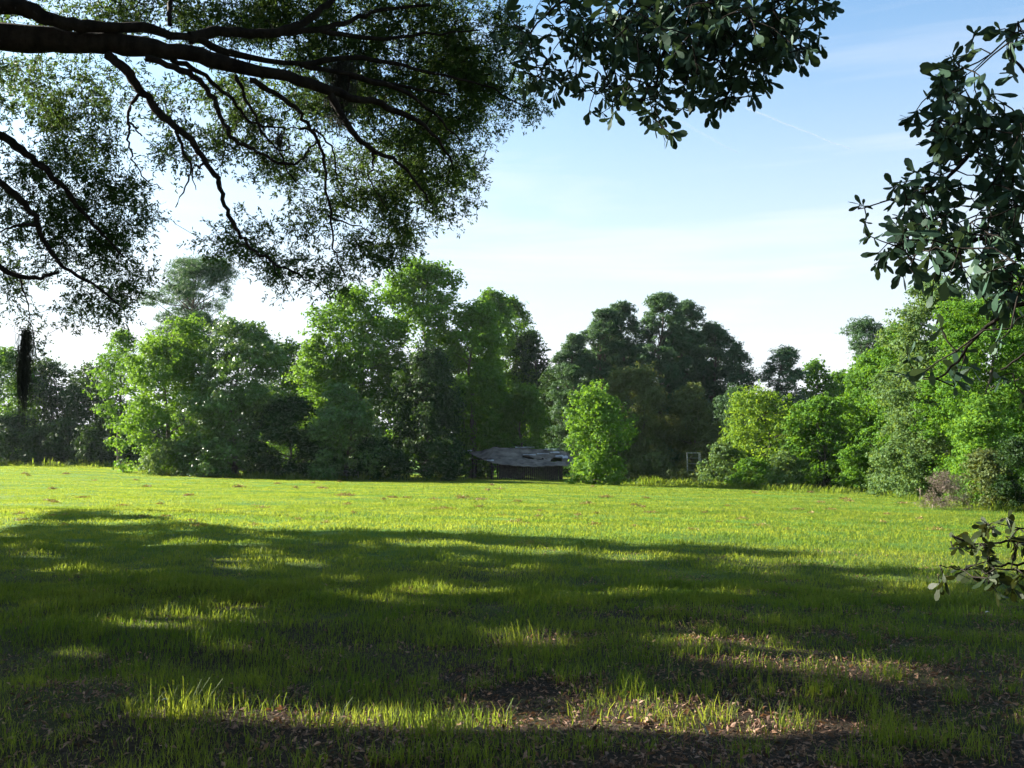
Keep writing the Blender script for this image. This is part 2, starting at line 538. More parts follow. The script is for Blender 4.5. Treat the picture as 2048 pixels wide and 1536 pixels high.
# --- central giants
bt('oak_tree', 'big dark green tree with open top, left one of the tallest central trees', T, 'green', 715, 106, 556, 104, 10, prof='round', t0=.1, s=.34, K=4.4, lobes=4)
bt('oak_tree', 'tallest broadleaf tree of the meadow edge, with a knob-shaped top', T, 'green', 855, 110, 503, 104, 11, prof='pear', t0=.05, s=.34, K=4.2, lobes=3)
bt('oak_tree', 'dark tree forming the right shoulder of the tallest central tree', T, 'green', 945, 108, 600, 82, 12, t0=.05, s=.32, K=4.6)
bt('pointed_tree', 'hazy pointed tree, the left of the twin spires beside the tallest tree', T, 'green', 978, 136, 572, 60, 13, prof='pear', t0=.05, s=.3, K=4.5, prad=.12)
bt('pointed_tree', 'hazy pointed tree, the right of the twin spires beside the tallest tree', T, 'green', 1026, 140, 590, 60, 14, prof='pear', t0=.05, s=.3, K=4.5, prad=.12)
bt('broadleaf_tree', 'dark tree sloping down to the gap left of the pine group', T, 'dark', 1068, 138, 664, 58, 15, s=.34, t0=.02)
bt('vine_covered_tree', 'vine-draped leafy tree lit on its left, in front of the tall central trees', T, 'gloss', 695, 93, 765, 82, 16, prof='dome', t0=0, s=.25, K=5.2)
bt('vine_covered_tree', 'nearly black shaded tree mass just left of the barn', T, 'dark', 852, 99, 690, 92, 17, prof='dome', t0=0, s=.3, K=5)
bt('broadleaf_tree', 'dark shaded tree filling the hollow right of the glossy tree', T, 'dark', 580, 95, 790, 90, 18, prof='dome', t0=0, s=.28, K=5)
bt('sapling_tree', 'young bright green tree standing right behind the barn roof', T, 'bright', 1045, 110, 768, 66, 19, prof='dome', t0=0, s=.28, K=4.8)
bt('sapling_tree', 'small green tree behind the left end of the barn', T, 'green', 978, 112, 735, 60, 20, prof='dome', t0=0, s=.28)
bt('broadleaf_tree', 'dark tree in the gap between the barn and the pine group', T, 'dark', 1120, 124, 735, 60, 21, t0=0, s=.32)
bt('pear_tree', 'small egg-shaped bright green tree at the right end of the barn', T, 'bright', 1190, 82, 768, 70, 22, prof='pear', t0=.03, s=.25, K=5, prad=.2, tw=.9)
# --- pine group
PG = 'pines of the tall group right of the barn'
PK = dict(group=PG, pine=True, s=.46, asp=.22, K=5.2, prad=.12, flat=.8)
bt('pine_tree', 'lowest and leftmost pine of the tall pine group', T, 'pine', 1150, 118, 662, 52, 23, prof='column', t0=.1, **PK)
bt('pine_tree', 'pine with a flat crown, second from the left in the pine group', T, 'pine', 1205, 120, 612, 58, 24, prof='round', t0=.1, **PK)
bt('pine_tree', 'pine with a knobbly crown just left of the highest pines', T, 'pine', 1248, 122, 597, 56, 123, prof='round', t0=.1, **PK)
bt('pine_tree', 'highest pine of the group, its dome rising above the others', T, 'pine', 1322, 118, 578, 66, 25, prof='round', t0=.1, **PK)
bt('pine_tree', 'pine touching the right side of the highest dome', T, 'pine', 1372, 121, 596, 56, 124, prof='round', t0=.1, **PK)
bt('pine_tree', 'rounded pine on the right shoulder of the pine group', T, 'pine', 1428, 122, 638, 56, 26, prof='round', t0=.1, **PK)
bt('cedar_tree', 'dark evergreen deep inside the left half of the pine group', T, 'pine', 1225, 128, 668, 100, 125, prof='dome', t0=0, s=.4, asp=.3, K=4.5)
bt('cedar_tree', 'dark evergreen deep inside the right half of the pine group', T, 'pine', 1375, 128, 672, 110, 126, prof='dome', t0=0, s=.4, asp=.3, K=4.5)
bt('slim_tree', 'thin spindly tree just right of the pine group', T, 'pine', 1482, 117, 682, 36, 27, prof='pear', t0=.05, s=.36, asp=.3, K=3.5)
bt('cedar_tree', 'brownish olive evergreen below the broad double-topped pine', T, 'olive', 1282, 104, 728, 80, 28, prof='round', t0=0, s=.32, asp=.3, K=5)
bt('cedar_tree', 'olive evergreen below the right shoulder of the pine group', T, 'olive', 1385, 103, 765, 66, 29, prof='dome', t0=0, s=.32, asp=.3, K=5)
bt('cedar_tree', 'dark evergreen between the pine group and the rounded distant pine', T, 'pine', 1465, 106, 770, 50, 30, prof='dome', t0=0, s=.32, asp=.3)
bt('pine_tree', 'rounded distant pine above the yellow-green tree', T, 'pine', 1560, 115, 688, 62, 31, pine=True, prof='crown', t0=.15, s=.46, asp=.2, K=4.4)
bt('broadleaf_tree', 'hazy green tree right of the rounded distant pine', T, 'green', 1632, 120, 716, 46, 32, t0=0, s=.34)
bt('broadleaf_tree', 'hazy low tree at the bottom of the skyline dip', T, 'green', 1692, 122, 738, 52, 33, t0=0, s=.34)
bt('pine_tree', 'lone pine poking out above the right-hand wood', T, 'pine', 1742, 96, 628, 58, 34, pine=True, prof='crown', t0=.6, s=.42, asp=.2, K=3.6, prad=.18, tw=.7)
bt('locust_tree', 'yellow-green feathery tree, the brightest on the right side of the meadow', T, 'yellow', 1532, 84, 772, 100, 35, prof='round', t0=.02, s=.24, K=3.4, prad=.125, lobes=4)
bt('broadleaf_tree', 'dark green tree right of the yellow-green tree', T, 'green', 1645, 80, 790, 74, 36, prof='dome', t0=0, s=.24, K=5)
bt('broadleaf_tree', 'upright tree between the skyline dip and the right-hand wood', T, 'green', 1745, 74, 700, 78, 37, prof='round', t0=0, s=.23, K=5)
# --- right wood
bt('broadleaf_tree', 'tall pale grey-green tree topping the right-hand wood', T, 'grey', 1870, 62, 548, 112, 38, prof='round', t0=.05, s=.2, K=5)
bt('willow_tree', 'yellow-green tree with fine leaves filling the right edge', T, 'green', 1975, 52, 590, 130, 39, prof='round', t0=0, s=.17, K=5)
bt('broadleaf_tree', 'darker tall tree behind the fine-leaved tree at the right edge', T, 'green', 2080, 58, 525, 120, 40, prof='dome', t0=0, s=.2, K=4.6)
bt('broadleaf_tree', 'leafy green tree at the foot of the tall grey-green tree', T, 'grey', 1838, 56, 755, 84, 41, prof='dome', t0=0, s=.17, K=5)
bt('willow_tree', 'low golden green tree in front of the right-hand wood', T, 'bright', 1968, 46, 790, 84, 42, prof='dome', t0=0, s=.15, K=5)
bt('broadleaf_tree', 'broad tree between the lone pine and the pale grey-green tree', T, 'green', 1800, 76, 640, 74, 143, prof='round', t0=0, s=.22, K=5)
# --- shrubs along the edge
SG = 'shrubs along the field edge'
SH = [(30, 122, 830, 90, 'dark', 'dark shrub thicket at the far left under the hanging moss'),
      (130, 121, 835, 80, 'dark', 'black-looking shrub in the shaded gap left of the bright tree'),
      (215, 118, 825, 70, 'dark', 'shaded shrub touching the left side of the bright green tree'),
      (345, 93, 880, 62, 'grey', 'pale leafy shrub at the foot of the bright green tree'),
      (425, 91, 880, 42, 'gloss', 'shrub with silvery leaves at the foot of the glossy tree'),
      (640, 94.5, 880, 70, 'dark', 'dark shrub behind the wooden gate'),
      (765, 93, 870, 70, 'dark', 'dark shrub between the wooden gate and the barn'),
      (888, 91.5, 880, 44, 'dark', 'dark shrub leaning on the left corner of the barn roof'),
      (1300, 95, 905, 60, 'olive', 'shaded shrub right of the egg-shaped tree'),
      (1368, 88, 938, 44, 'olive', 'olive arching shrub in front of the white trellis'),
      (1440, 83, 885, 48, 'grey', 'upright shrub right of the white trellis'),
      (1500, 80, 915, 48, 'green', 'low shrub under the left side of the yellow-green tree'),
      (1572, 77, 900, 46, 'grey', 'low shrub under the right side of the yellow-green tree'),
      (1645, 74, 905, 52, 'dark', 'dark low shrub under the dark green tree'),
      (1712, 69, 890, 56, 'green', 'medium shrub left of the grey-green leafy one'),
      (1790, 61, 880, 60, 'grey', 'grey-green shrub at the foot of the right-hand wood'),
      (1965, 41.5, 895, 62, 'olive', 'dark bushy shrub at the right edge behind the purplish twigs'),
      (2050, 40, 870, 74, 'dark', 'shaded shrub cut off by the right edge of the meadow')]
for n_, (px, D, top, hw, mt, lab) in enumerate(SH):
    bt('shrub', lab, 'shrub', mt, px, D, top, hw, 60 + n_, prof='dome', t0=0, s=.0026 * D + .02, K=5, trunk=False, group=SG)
bt('twiggy_shrub', 'leafless purplish grey twiggy bush at the near corner of the wood', 'shrub', 'twiggy', 1888, 40.5, 942, 44, 90, prof='dome', t0=0, s=.22, asp=.07, K=1.6, trunk=False)

# far woods seen through the gaps
rs = np.random.RandomState(5)
mb = MB()
px = rs.uniform(-250, 2300, 620); D = rs.uniform(150, 175, 620)
hmax = np.interp(px, [0, 230, 300, 560, 640, 1000, 1150, 1700, 2300], [3.5, 4, 9, 12, 15, 15, 13, 10, 12])
C = np.stack([(px - 1024) / 1990 * D, D, gz((px - 1024) / 1990 * D, D) + hmax * rs.rand(620)], 1)
puff_leaves(mb, C, rs.uniform(2, 3.6, 620), 95000, .8, rs)
tag(mb.build('distant_woods', M['dark']), 'hazy dark wood showing through gaps behind the trees', 'woods', kind='stuff')

# ------------------------------------------------------------------ barn
bx, bD = (1047 - 1024) / 1990 * 98, 98.0
bz = float(gz(bx, bD))
barn = empty('barn', (bx, bD, bz))
tag(barn, 'low collapsing barn with sagging grey felt roof between the dark trees and the egg-shaped tree', 'barn')
O = np.array([bx, bD, 0.])
rs = np.random.RandomState(8)


def sheet(mb, e0, e1, nu, nv, disp=.05, hole=None, thick=.06, seed=0):
    """roof slope between two polylines e0 (eave) and e1 (ridge); two-sided with thickness"""
    e0 = np.array(e0, float); e1 = np.array(e1, float)
    def samp(e, t):
        s = np.linspace(0, 1, len(e))
        return np.stack([np.interp(t, s, e[:, k]) for k in range(3)], 1)
    u = np.linspace(0, 1, nu); a = samp(e0, u); b = samp(e1, u)
    v = np.linspace(0, 1, nv)[:, None, None]
    P = a[None] * (1 - v) + b[None] * v
    ww = wav(P[..., 0] * 1.0, P[..., 1] * 1.4 + seed, 1.3, 7 + seed) * disp + wav(P[..., 0], P[..., 1], .45, 9 + seed) * disp * .35
    P[..., 2] += ww - .10 * np.sin(v[..., 0] * pi)
    P = P + O
    k = (np.arange(nv - 1)[:, None] * nu + np.arange(nu - 1)[None])
    F = np.stack([k, k + 1, k + nu + 1, k + nu], -1)
    uu, vv = np.meshgrid((u[1:] + u[:-1]) / 2, (np.linspace(0, 1, nv)[1:] + np.linspace(0, 1, nv)[:-1]) / 2)
    keep = np.ones(uu.shape, bool)
    if hole: keep = ~hole(uu, vv)
    mb.add(P.reshape(-1, 3), F[keep].reshape(-1, 4))
    Q = P.copy(); Q[..., 2] -= thick
    mb.add(Q.reshape(-1, 3), F[keep].reshape(-1, 4)[:, ::-1])
    n = nv * nu                        # rim
    rim = [(a_, a_ + 1) for a_ in range(nu - 1)]
    V = []
    for a_, b_ in rim:
        V += [P.reshape(-1, 3)[a_], P.reshape(-1, 3)[b_], Q.reshape(-1, 3)[b_], Q.reshape(-1, 3)[a_]]
    mb.add(np.array(V), np.arange(len(V)).reshape(-1, 4))
    return P


FL = (-3.35, -.2, 1.78); FR = (4.1, -.3, 1.38); RL = (-3.0, 3.6, 3.28); RR = (4.5, 3.6, 2.78); BL = (-5.6, 5.6, 2.72); BR = (6.0, 7.2, 1.9)
roof = MB()
fe = [FL, (-2.4, -.25, 1.62), (-1.2, -.3, 1.46), (.3, -.3, 1.36), (2, -.3, 1.36), FR]
re_ = [RL, (-1.6, 3.6, 3.22), (0, 3.6, 3.14), (1.6, 3.6, 3.06), (3, 3.6, 2.94), RR]
hole = lambda u, v: (np.abs(v - .53 - .06 * np.sin(u * 17)) < .035 + .05 * np.exp(-((u - .52) / .06) ** 2)) & (u > .45) & (u < .78) | \
    ((np.abs(v - .47) < .13 + .03 * np.sin(u * 60)) & (u > .83) & (u < .95))
sheet(roof, fe, re_, 90, 30, .05, hole, seed=0)
sheet(roof, [FL, (-4.4, 2.4, 2.2), BL], [RL, (-3.0, 3.62, 3.28), (-3.0, 3.64, 3.28)], 24, 16, .04, seed=1)
sheet(roof, [BL, (0, 7.2, 1.9), BR], [(-3.0, 3.64, 3.27), (1, 3.64, 3.1), (4.5, 3.64, 2.77)], 30, 10, .04, seed=2)
sheet(roof, [FR, (5.4, 3.2, 1.6), BR], [(4.5, 3.59, 2.78), (4.5, 3.6, 2.78), (4.5, 3.63, 2.77)], 12, 8, .04, seed=3)
roof_o = roof.build('roof', M['roof'], barn, smooth=True)
for (x, y, z, a, b, rz) in [(-3.25, -.32, 1.80, .7, .25, .2), (-5.5, 5.3, 2.80, .5, .3, .4), (3.6, 1.6, 2.22, .8, .35, .1), (4.15, 1.1, 2.05, .6, .6, .3), (3.2, 2.6, 2.62, .9, .2, -.1), (.6, 1.95, 2.38, 1.3, .16, -.12), (2.0, 2.3, 2.48, 1.2, .14, .1), (2.9, 3.3, 2.95, 1.6, .14, -.03), (.2, 3.45, 3.16, 2.0, .1, -.03)]:
    fl = MB()
    n = 6
    u = np.linspace(-.5, .5, n)
    V = []
    for k_ in (0, 1):
        yy = (k_ - .5) * b
        V += [[x + uu * a * cos(rz), y + yy + uu * a * sin(rz), z + .05 + rs.uniform(0, .06) + k_ * .4 * b] for uu in u]
    V = np.array(V) + O
    V2 = V - np.array([0, 0, .02])
    i_ = np.arange(n - 1)
    F = np.stack([i_, i_ + 1, i_ + n + 1, i_ + n], 1)
    fl.add(V, F); fl.add(V2, F[:, ::-1])
    fo_ = fl.build('torn_felt', M['felt_pale'], roof_o, origin=(bx, bD, bz))
wl = MB()
for x in np.arange(-2.55, 3.85, .19):
    top = np.interp(x, [-3, 0, 4], [1.72, 1.42, 1.42])
    h = top - rs.uniform(0, .05)
    wl.box(O + [x, .25 + rs.uniform(-.01, .01), h / 2 - .02 + bz], (.165, .03, h), 0, rs.normal() * .01)
for y in np.arange(.4, 6.6, .2):
    wl.box(O + [3.85, y, .7 + bz], (.03, .17, 1.5))
    wl.box(O + [-2.6, y, .8 + bz], (.03, .17, 1.7))
for x in np.arange(-2.4, 3.8, .2):
    wl.box(O + [x, 6.6, .8 + bz], (.17, .03, 1.7))
wl.build('board_wall', M['board'], barn)
for (x, y, h, r) in [(-3.15, .1, 1.68, .09), (-3.0, .35, 1.6, .06), (-5.2, 4.9, 2.5, .08)]:
    p_ = MB(); p_.tube(np.array([[x, y, -.1], [x + .02, y, h * .5], [x - .01, y, h]]) + O + [0, 0, bz], [r, r * .95, r * .9], 8)
    p_.build('post', M['board'], barn, smooth=True)
rf = MB()
rf.box(O + [.2, 0.1, 1.30 + bz], (7.2, .1, .12))
rf.box(O + [-4.3, 2.4, 2.05 + bz], (.1, 5.6, .12), .42)
rf.build('eave_beam', M['board'], barn)

# ------------------------------------------------------------------ wooden gate, trellis
gx = (690 - 1024) / 1990 * 92.3; gzz = float(gz(gx, 92.3))
gate = empty('wooden_gate', (gx, 92.3, gzz)); tag(gate, 'old grey three-rail wooden gate panel in deep shade left of the barn', 'gate')
for z, tl in ((.92, .01), (.56, -.015), (.18, .0)):
    b = MB(); b.box((gx, 92.3, gzz + z), (2.5, .04, .11), 0, tl); b.build('rail', M['greywood'], gate)
for x in (-1.28, 1.28):
    b = MB(); b.box((gx + x, 92.33, gzz + .5), (.11, .09, 1.15), 0, .1 * (-1 if x < 0 else 1)); b.build('post', M['greywood'], gate)
b = MB(); b.box((gx, 92.26, gzz + .52), (.95, .03, .08), 0, .75); b.build('brace', M['greywood'], gate)

tx = (1386 - 1024) / 1990 * 90; tz = float(gz(tx, 90))
tre = empty('garden_trellis', (tx, 90, tz)); tag(tre, 'peeling white wooden trellis frame half hidden in shrubs', 'trellis')
for x in (-.56, .50, .68):
    b = MB(); b.box((tx + x, 90 + (.3 if x > .6 else 0), tz + 1.4), (.1, .1, 2.8)); b.build('post', M['whitewood'], tre)
b = MB(); b.box((tx, 90.0, tz + 2.86), (1.25, .09, .1)); b.build('lintel', M['whitewood'], tre)
for z in (.7, 1.3, 1.9, 2.4):
    b = MB(); b.box((tx, 90.05, tz + z), (1.06, .03, .04)); b.build('cross_bar', M['greywood'], tre)

# ------------------------------------------------------------------ the overhanging oak
def growth(mb, nodes, nrad, centers, rs, r0=.012, droop=.05, wob=.35):
    """grow crooked twigs from the nearest existing branch point to each leaf cluster"""
    nodes = list(nodes); NN = np.array(nodes); NR = list(nrad)
    d0 = np.array([np.min(np.linalg.norm(NN - c, axis=1)) for c in centers])
    for ci in np.argsort(d0):
        c = centers[ci]
        d = np.linalg.norm(NN - c, axis=1)
        k = int(np.argmin(d)); L_ = d[k]
        if L_ < .05: continue
        n = int(np.clip(L_ / .18, 3, 9))
        p = limb(NN[k], c, n, rs, wob, droop)
        ra = min(NR[k] * .7, r0 + .006 * L_)
        mb.tube(p, np.linspace(ra, .0035, n), 4)
        NN = np.concatenate([NN, p[1:]]); NR += list(np.linspace(ra, .004, n)[1:])
    return NN


OAK_D = 12.0
LIMBS = [  # (points (px,py,D), r0, r1) radii in metres
    ([(-620, 150, 11.2), (-300, 60, 11.4), (0, 72, 11.6), (110, 84, 11.7), (205, 84, 11.8), (290, 92, 11.9), (380, 108, 12), (460, 128, 12.1), (580, 152, 12.3), (660, 182, 12.5), (740, 200, 12.7), (820, 232, 12.9), (880, 275, 13.1), (905, 330, 13.2)], .20, .010),
    ([(-300, 60, 11.4), (0, 8, 11.3), (60, 20, 11.4), (110, 42, 11.5), (160, 52, 11.6), (230, 54, 11.7), (300, 56, 11.9), (380, 76, 12.1), (470, 110, 12.4), (600, 130, 12.7), (700, 150, 13), (820, 175, 13.3), (900, 190, 13.5)], .115, .012),
    ([(380, 76, 12.1), (430, 62, 12.3), (520, 70, 12.5), (585, 58, 12.7), (630, 30, 12.8), (680, -10, 13)], .075, .04),
    ([(520, 70, 12.5), (640, 60, 12.9), (700, 40, 13.1), (760, 20, 13.3), (860, 10, 13.6)], .05, .02),
    ([(215, 110, 11.8), (250, 140, 11.8), (280, 180, 11.9), (310, 215, 12), (345, 252, 12), (385, 280, 12.1), (400, 310, 12.2), (430, 345, 12.3), (442, 385, 12.4), (458, 430, 12.5), (475, 465, 12.6), (500, 495, 12.7), (545, 525, 12.8), (600, 548, 12.9)], .062, .014),
    ([(285, 190, 11.9), (262, 205, 11.9), (254, 235, 11.9), (258, 258, 11.9), (256, 285, 11.9), (263, 318, 12), (285, 352, 12), (322, 378, 12)], .024, .006),
    ([(258, 245, 11.9), (272, 258, 11.9), (284, 272, 11.9)], .017, .009),
    ([(352, 262, 12), (362, 300, 12), (385, 330, 12), (372, 375, 12.1), (351, 415, 12.1)], .024, .006),
    ([(402, 312, 12.2), (402, 338, 12.2), (388, 328, 12.1), (384, 348, 12.1), (392, 380, 12.1)], .02, .005),
    ([(290, 116, 11.8), (350, 134, 11.9), (400, 160, 12), (428, 200, 12.1), (445, 240, 12.2), (455, 270, 12.2), (480, 284, 12.3), (510, 305, 12.4), (560, 326, 12.5), (595, 330, 12.6), (610, 310, 12.6), (635, 285, 12.7)], .045, .012),
    ([(342, 118, 12), (400, 145, 12.1), (450, 185, 12.2), (475, 215, 12.3), (505, 248, 12.4), (545, 256, 12.5), (600, 258, 12.6)], .036, .008),
    ([(472, 150, 12.1), (486, 190, 12.2), (512, 236, 12.3), (528, 272, 12.4), (560, 306, 12.5), (590, 290, 12.6)], .028, .007),
    ([(500, 160, 12.2), (550, 185, 12.3), (590, 215, 12.4), (612, 245, 12.5), (640, 285, 12.6), (648, 330, 12.7), (655, 400, 12.8), (664, 450, 12.8), (668, 510, 12.9), (690, 550, 13)], .038, .008),
    ([(655, 430, 12.8), (690, 445, 12.9), (730, 455, 13), (760, 480, 13)], .014, .005),
    ([(660, 190, 12.5), (700, 262, 12.6), (745, 302, 12.7), (790, 316, 12.8), (818, 345, 12.9), (850, 385, 13), (862, 410, 13)], .05, .008),
    ([(745, 302, 12.7), (748, 330, 12.7), (738, 362, 12.7), (775, 420, 12.8)], .02, .006),
    ([(700, 150, 13), (800, 175, 13.2), (870, 230, 13.4), (920, 280, 13.5)], .045, .01),
    ([(600, 130, 12.7), (700, 112, 13), (790, 124, 13.2), (870, 150, 13.5), (960, 165, 13.7), (1060, 218, 13.9)], .045, .008),
    ([(640, 60, 12.9), (740, 80, 13.3), (850, 70, 13.6), (960, 60, 13.9)], .04, .01),
    ([(340, 50, 12), (338, 20, 12.1), (345, -30, 12.2)], .03, .03),
    ([(600, 258, 12.6), (640, 262, 12.7), (668, 300, 12.8), (672, 345, 12.8), (690, 385, 12.9), (700, 440, 12.9)], .018, .004),
    ([(445, 240, 12.2), (450, 300, 12.2), (440, 345, 12.3)], .01, .003),
    ([(600, 548, 12.9), (640, 575, 13), (668, 610, 13)], .012, .003),
    ([(545, 525, 12.8), (560, 560, 12.8), (590, 600, 12.9)], .010, .003),
    ([(560, 306, 12.5), (572, 345, 12.5), (600, 372, 12.6), (640, 392, 12.6)], .014, .004),
    # lower left boughs
    ([(-620, 60, 12.5), (-300, 200, 13), (0, 262, 13.4), (45, 302, 13.5), (80, 330, 13.6), (130, 375, 13.7), (165, 425, 13.8), (205, 470, 13.9), (250, 515, 14)], .09, .012),
    ([(-300, 200, 13), (-100, 300, 13), (0, 365, 13), (40, 400, 13.1), (72, 430, 13.1), (85, 478, 13.2), (112, 520, 13.2), (150, 552, 13.3), (195, 572, 13.4), (240, 612, 13.4)], .07, .012),
    ([(-100, 450, 13), (0, 540, 13), (50, 556, 13.1), (90, 552, 13.2), (118, 545, 13.2)], .045, .02),
    ([(78, 450, 13.1), (40, 448, 13.1), (0, 465, 13.1)], .03, .01),
    ([(40, 556, 13.1), (55, 600, 13.2), (62, 640, 13.2), (72, 700, 13.3)], .012, .004),
]
# (cx, cy, rx, ry, D, clusters)
FOL = [(150, 20, 170, 40, 12, 26), (330, 12, 110, 34, 12.4, 20), (500, 18, 130, 40, 13, 34), (640, 50, 120, 60, 13.3, 46), (780, 50, 150, 75, 13.6, 70),
       (920, 70, 110, 90, 14, 62), (700, 150, 130, 70, 13.3, 52), (830, 180, 120, 80, 13.6, 66), (930, 190, 75, 90, 14, 40), (880, 290, 80, 80, 13.6, 40),
       (800, 300, 90, 70, 13, 36), (800, 390, 85, 60, 13, 38), (875, 380, 65, 50, 13.2, 24), (770, 470, 55, 50, 13, 22), (1010, 175, 60, 30, 14, 12), (1050, 210, 30, 22, 14, 5),
       (940, 345, 22, 12, 13.4, 3), (950, 402, 12, 6, 13.4, 1), (700, 360, 70, 50, 12.9, 20), (580, 200, 110, 50, 12.5, 26), (450, 190, 90, 50, 12.3, 14), (500, 270, 90, 40, 12.4, 12), (370, 200, 60, 50, 12, 7),
       (330, 275, 50, 40, 12, 6), (360, 310, 40, 25, 12.1, 4), (430, 240, 50, 40, 12.2, 6), (560, 300, 80, 35, 12.6, 12), (610, 355, 50, 35, 12.7, 8), (560, 340, 60, 25, 12.6, 6),
       (450, 455, 50, 45, 12.5, 9), (520, 480, 70, 40, 12.8, 13), (590, 500, 60, 50, 12.9, 17), (640, 560, 40, 40, 13, 8), (560, 540, 30, 30, 12.8, 4), (720, 520, 50, 45, 13, 14), (690, 440, 40, 60, 12.9, 8), (640, 420, 25, 30, 12.8, 3),
       (250, 150, 50, 40, 12, 4), (420, 40, 90, 40, 12.4, 14),
       # left part
       (30, 140, 70, 70, 12.5, 14), (100, 190, 90, 70, 13, 20), (170, 170, 60, 50, 13, 8), (60, 270, 80, 80, 13, 20), (150, 260, 80, 90, 13.5, 30), (190, 350, 90, 70, 13.6, 34),
       (100, 370, 90, 70, 13.4, 26), (20, 400, 50, 70, 13, 10), (230, 430, 80, 60, 13.8, 28), (160, 470, 80, 60, 13.6, 26), (60, 500, 80, 50, 13.2, 16), (240, 530, 70, 50, 13.8, 22), (290, 495, 36, 30, 13.8, 7),
       (20, 570, 50, 35, 13.1, 7), (180, 590, 60, 35, 13.5, 10), (230, 610, 30, 30, 13.5, 4), (150, 625, 25, 20, 13.3, 2), (68, 680, 18, 60, 13.3, 5), (215, 240, 40, 60, 13.4, 6)]
oakroot = np.array([-13.5, 9.5]); oz = float(gz(*oakroot))
oak = empty('live_oak_tree', (oakroot[0], oakroot[1], oz))
tag(oak, 'huge old oak whose dark crooked limbs hang over the meadow from the upper left', 'tree')
rs = np.random.RandomState(21)
nodes = []; nrad = []
lb = MB()
for n_, (pts, r0, r1) in enumerate(LIMBS):
    p = np.array(pts, float)
    t = np.linspace(0, 1, len(p)); tt = np.linspace(0, 1, (len(p) - 1) * 4 + 1)
    # smooth interpolation through the bends
    q = np.stack([np.interp(tt, t, p[:, k]) for k in range(3)], 1)
    q2 = q.copy(); q2[1:-1] = (q[:-2] + 2 * q[1:-1] + q[2:]) / 4; q2[1:-1] = (q2[:-2] + 2 * q2[1:-1] + q2[2:]) / 4
    q2[1:-1, :2] += rs.normal(size=(len(q2) - 2, 2)) * 2.0
    Wp = at(q2[:, 0], q2[:, 1], q2[:, 2] - .35)
    rr = r0 + (r1 - r0) * tt ** .8
    rr = rr * (1 + .09 * np.sin(tt * 40 + n_))
    lb.tube(Wp, rr, 10 if r0 > .05 else 7)
    nodes += list(Wp); nrad += list(rr)
# limb roots to the trunk
tk = MB()
jn = np.array([oakroot[0], oakroot[1], oz + 3.6])
tk.tube(np.array([[oakroot[0] - .1, oakroot[1], oz - .2], [oakroot[0], oakroot[1], oz + .5], [oakroot[0] + .05, oakroot[1], oz + 2], jn]), [1.0, .72, .6, .55], 16)
tk.build('trunk', M['bark'], oak, smooth=True)
for (px, py, D) in ((-620, 150, 11.2), (-620, 60, 12.5), (-100, 450, 13)):
    e = at(px, py, D)
    lb.tube(limb(jn - [0, 0, .2], e, 8, rs, .1, .05), np.linspace(.42, .24 if py == 150 else (.09 if py == 60 else .045), 8), 12)
lb.build('limbs', M['bark'], oak, smooth=True)

cent = []; crad = []
for (cx, cyy, rx, ry, D, n) in FOL:
    n = int(n * (2.3 if cx > 480 and cyy < 300 else 1.8))
    a = rs.uniform(0, 2 * pi, n); r = np.sqrt(rs.rand(n)) * 1.08
    ex = cx + rx * r * np.cos(a); ey = cyy + ry * r * np.sin(a)
    kp = wav(ex * 1.5, ey, 130, 61) + .6 * wav(ex, ey, 55, 62) > -.32
    a, r = a[kp], r[kp]; n = len(a)
    cent.append(at(cx + rx * r * np.cos(a), cyy + ry * r * np.sin(a), D + .35 + np.abs(rs.normal(size=n)) * 1.1 - .2))
cent = np.concatenate(cent)
tw = MB()
NN = growth(tw, nodes, nrad, cent, rs)
# sprays of small leaves along short twigs in every cluster
def sprays(mb, tw, cent, rs, per, R, nl, ll, lw, droop=.3, twigs=True):
    k = len(cent)
    ci = np.repeat(np.arange(k), per); m = len(ci)
    d = unit(rs.normal(size=(m, 3)) + np.array([0, 0, -droop]))
    c0 = cent[ci]; c1 = c0 + d * (R * rs.uniform(.5, 1.25, m))[:, None]
    if twigs:
        for a_ in range(m):
            if rs.rand() < .35:
                mid = (c0[a_] + c1[a_]) / 2 + rs.normal(size=3) * .03
                tw.tube([c0[a_], mid, c1[a_]], [.0035, .003, .002], 3)
    li = np.repeat(np.arange(m), nl); q = len(li)
    t = rs.uniform(.25, 1.05, q)[:, None]
    P = c0[li] + (c1 - c0)[li] * t + rs.normal(size=(q, 3)) * .012
    A = unit(d[li] * .6 + rs.normal(size=(q, 3)) * .7 + np.array([0, 0, -.1]))
    B = unit(np.cross(A, rs.normal(size=(q, 3))))
    cv = rs.rand(k)
    var = np.clip(.4 * cv[ci[li]] + .6 * rs.rand(q), 0, 1)
    ln = ll * rs.uniform(.7, 1.25, q)
    mb.leaves(P, A, B, ln, lw * rs.uniform(.8, 1.2, q), var)


fo = MB()
sprays(fo, tw, cent, rs, 7, .36, 17, .064, .021)
tw.build('twigs', M['bark'], oak)
fo.build('foliage', M['oak'], oak)

# unseen crowns of the oak and two neighbours, placed and thinned to shape foreground shade
sel = []
rs = np.random.RandomState(33)
while len(sel) < 980:
    D = rs.uniform(3.5, 36, 4000) if len(sel) % 2 else 36 * np.sqrt(rs.rand(4000))
    px = rs.uniform(-500, 2500, 4000)
    x = (px - 1024) / 1990 * D
    G = np.stack([x, D, 0 * x], 1)
    h = rs.uniform(5.5, 19, 4000)
    P = G + SUN * (h / SUN[2])[:, None]
    qx, qy, f = topix(P)
    out = (f < 0) | (qx < -900 / np.maximum(np.abs(f), 3) * 1.5 - 20) | (qy < -2200 / np.maximum(np.abs(f), 3))
    ok = out & ~is_lit(G) & (D > 3)
    sel += list(P[ok])
sel = np.array(sel[:980])
ox = rs.uniform(-12, 7, 620); oy = 1.5 + 17 * rs.rand(620) ** 1.4  # extra overhead leaf clusters, added to block sky light above the foreground
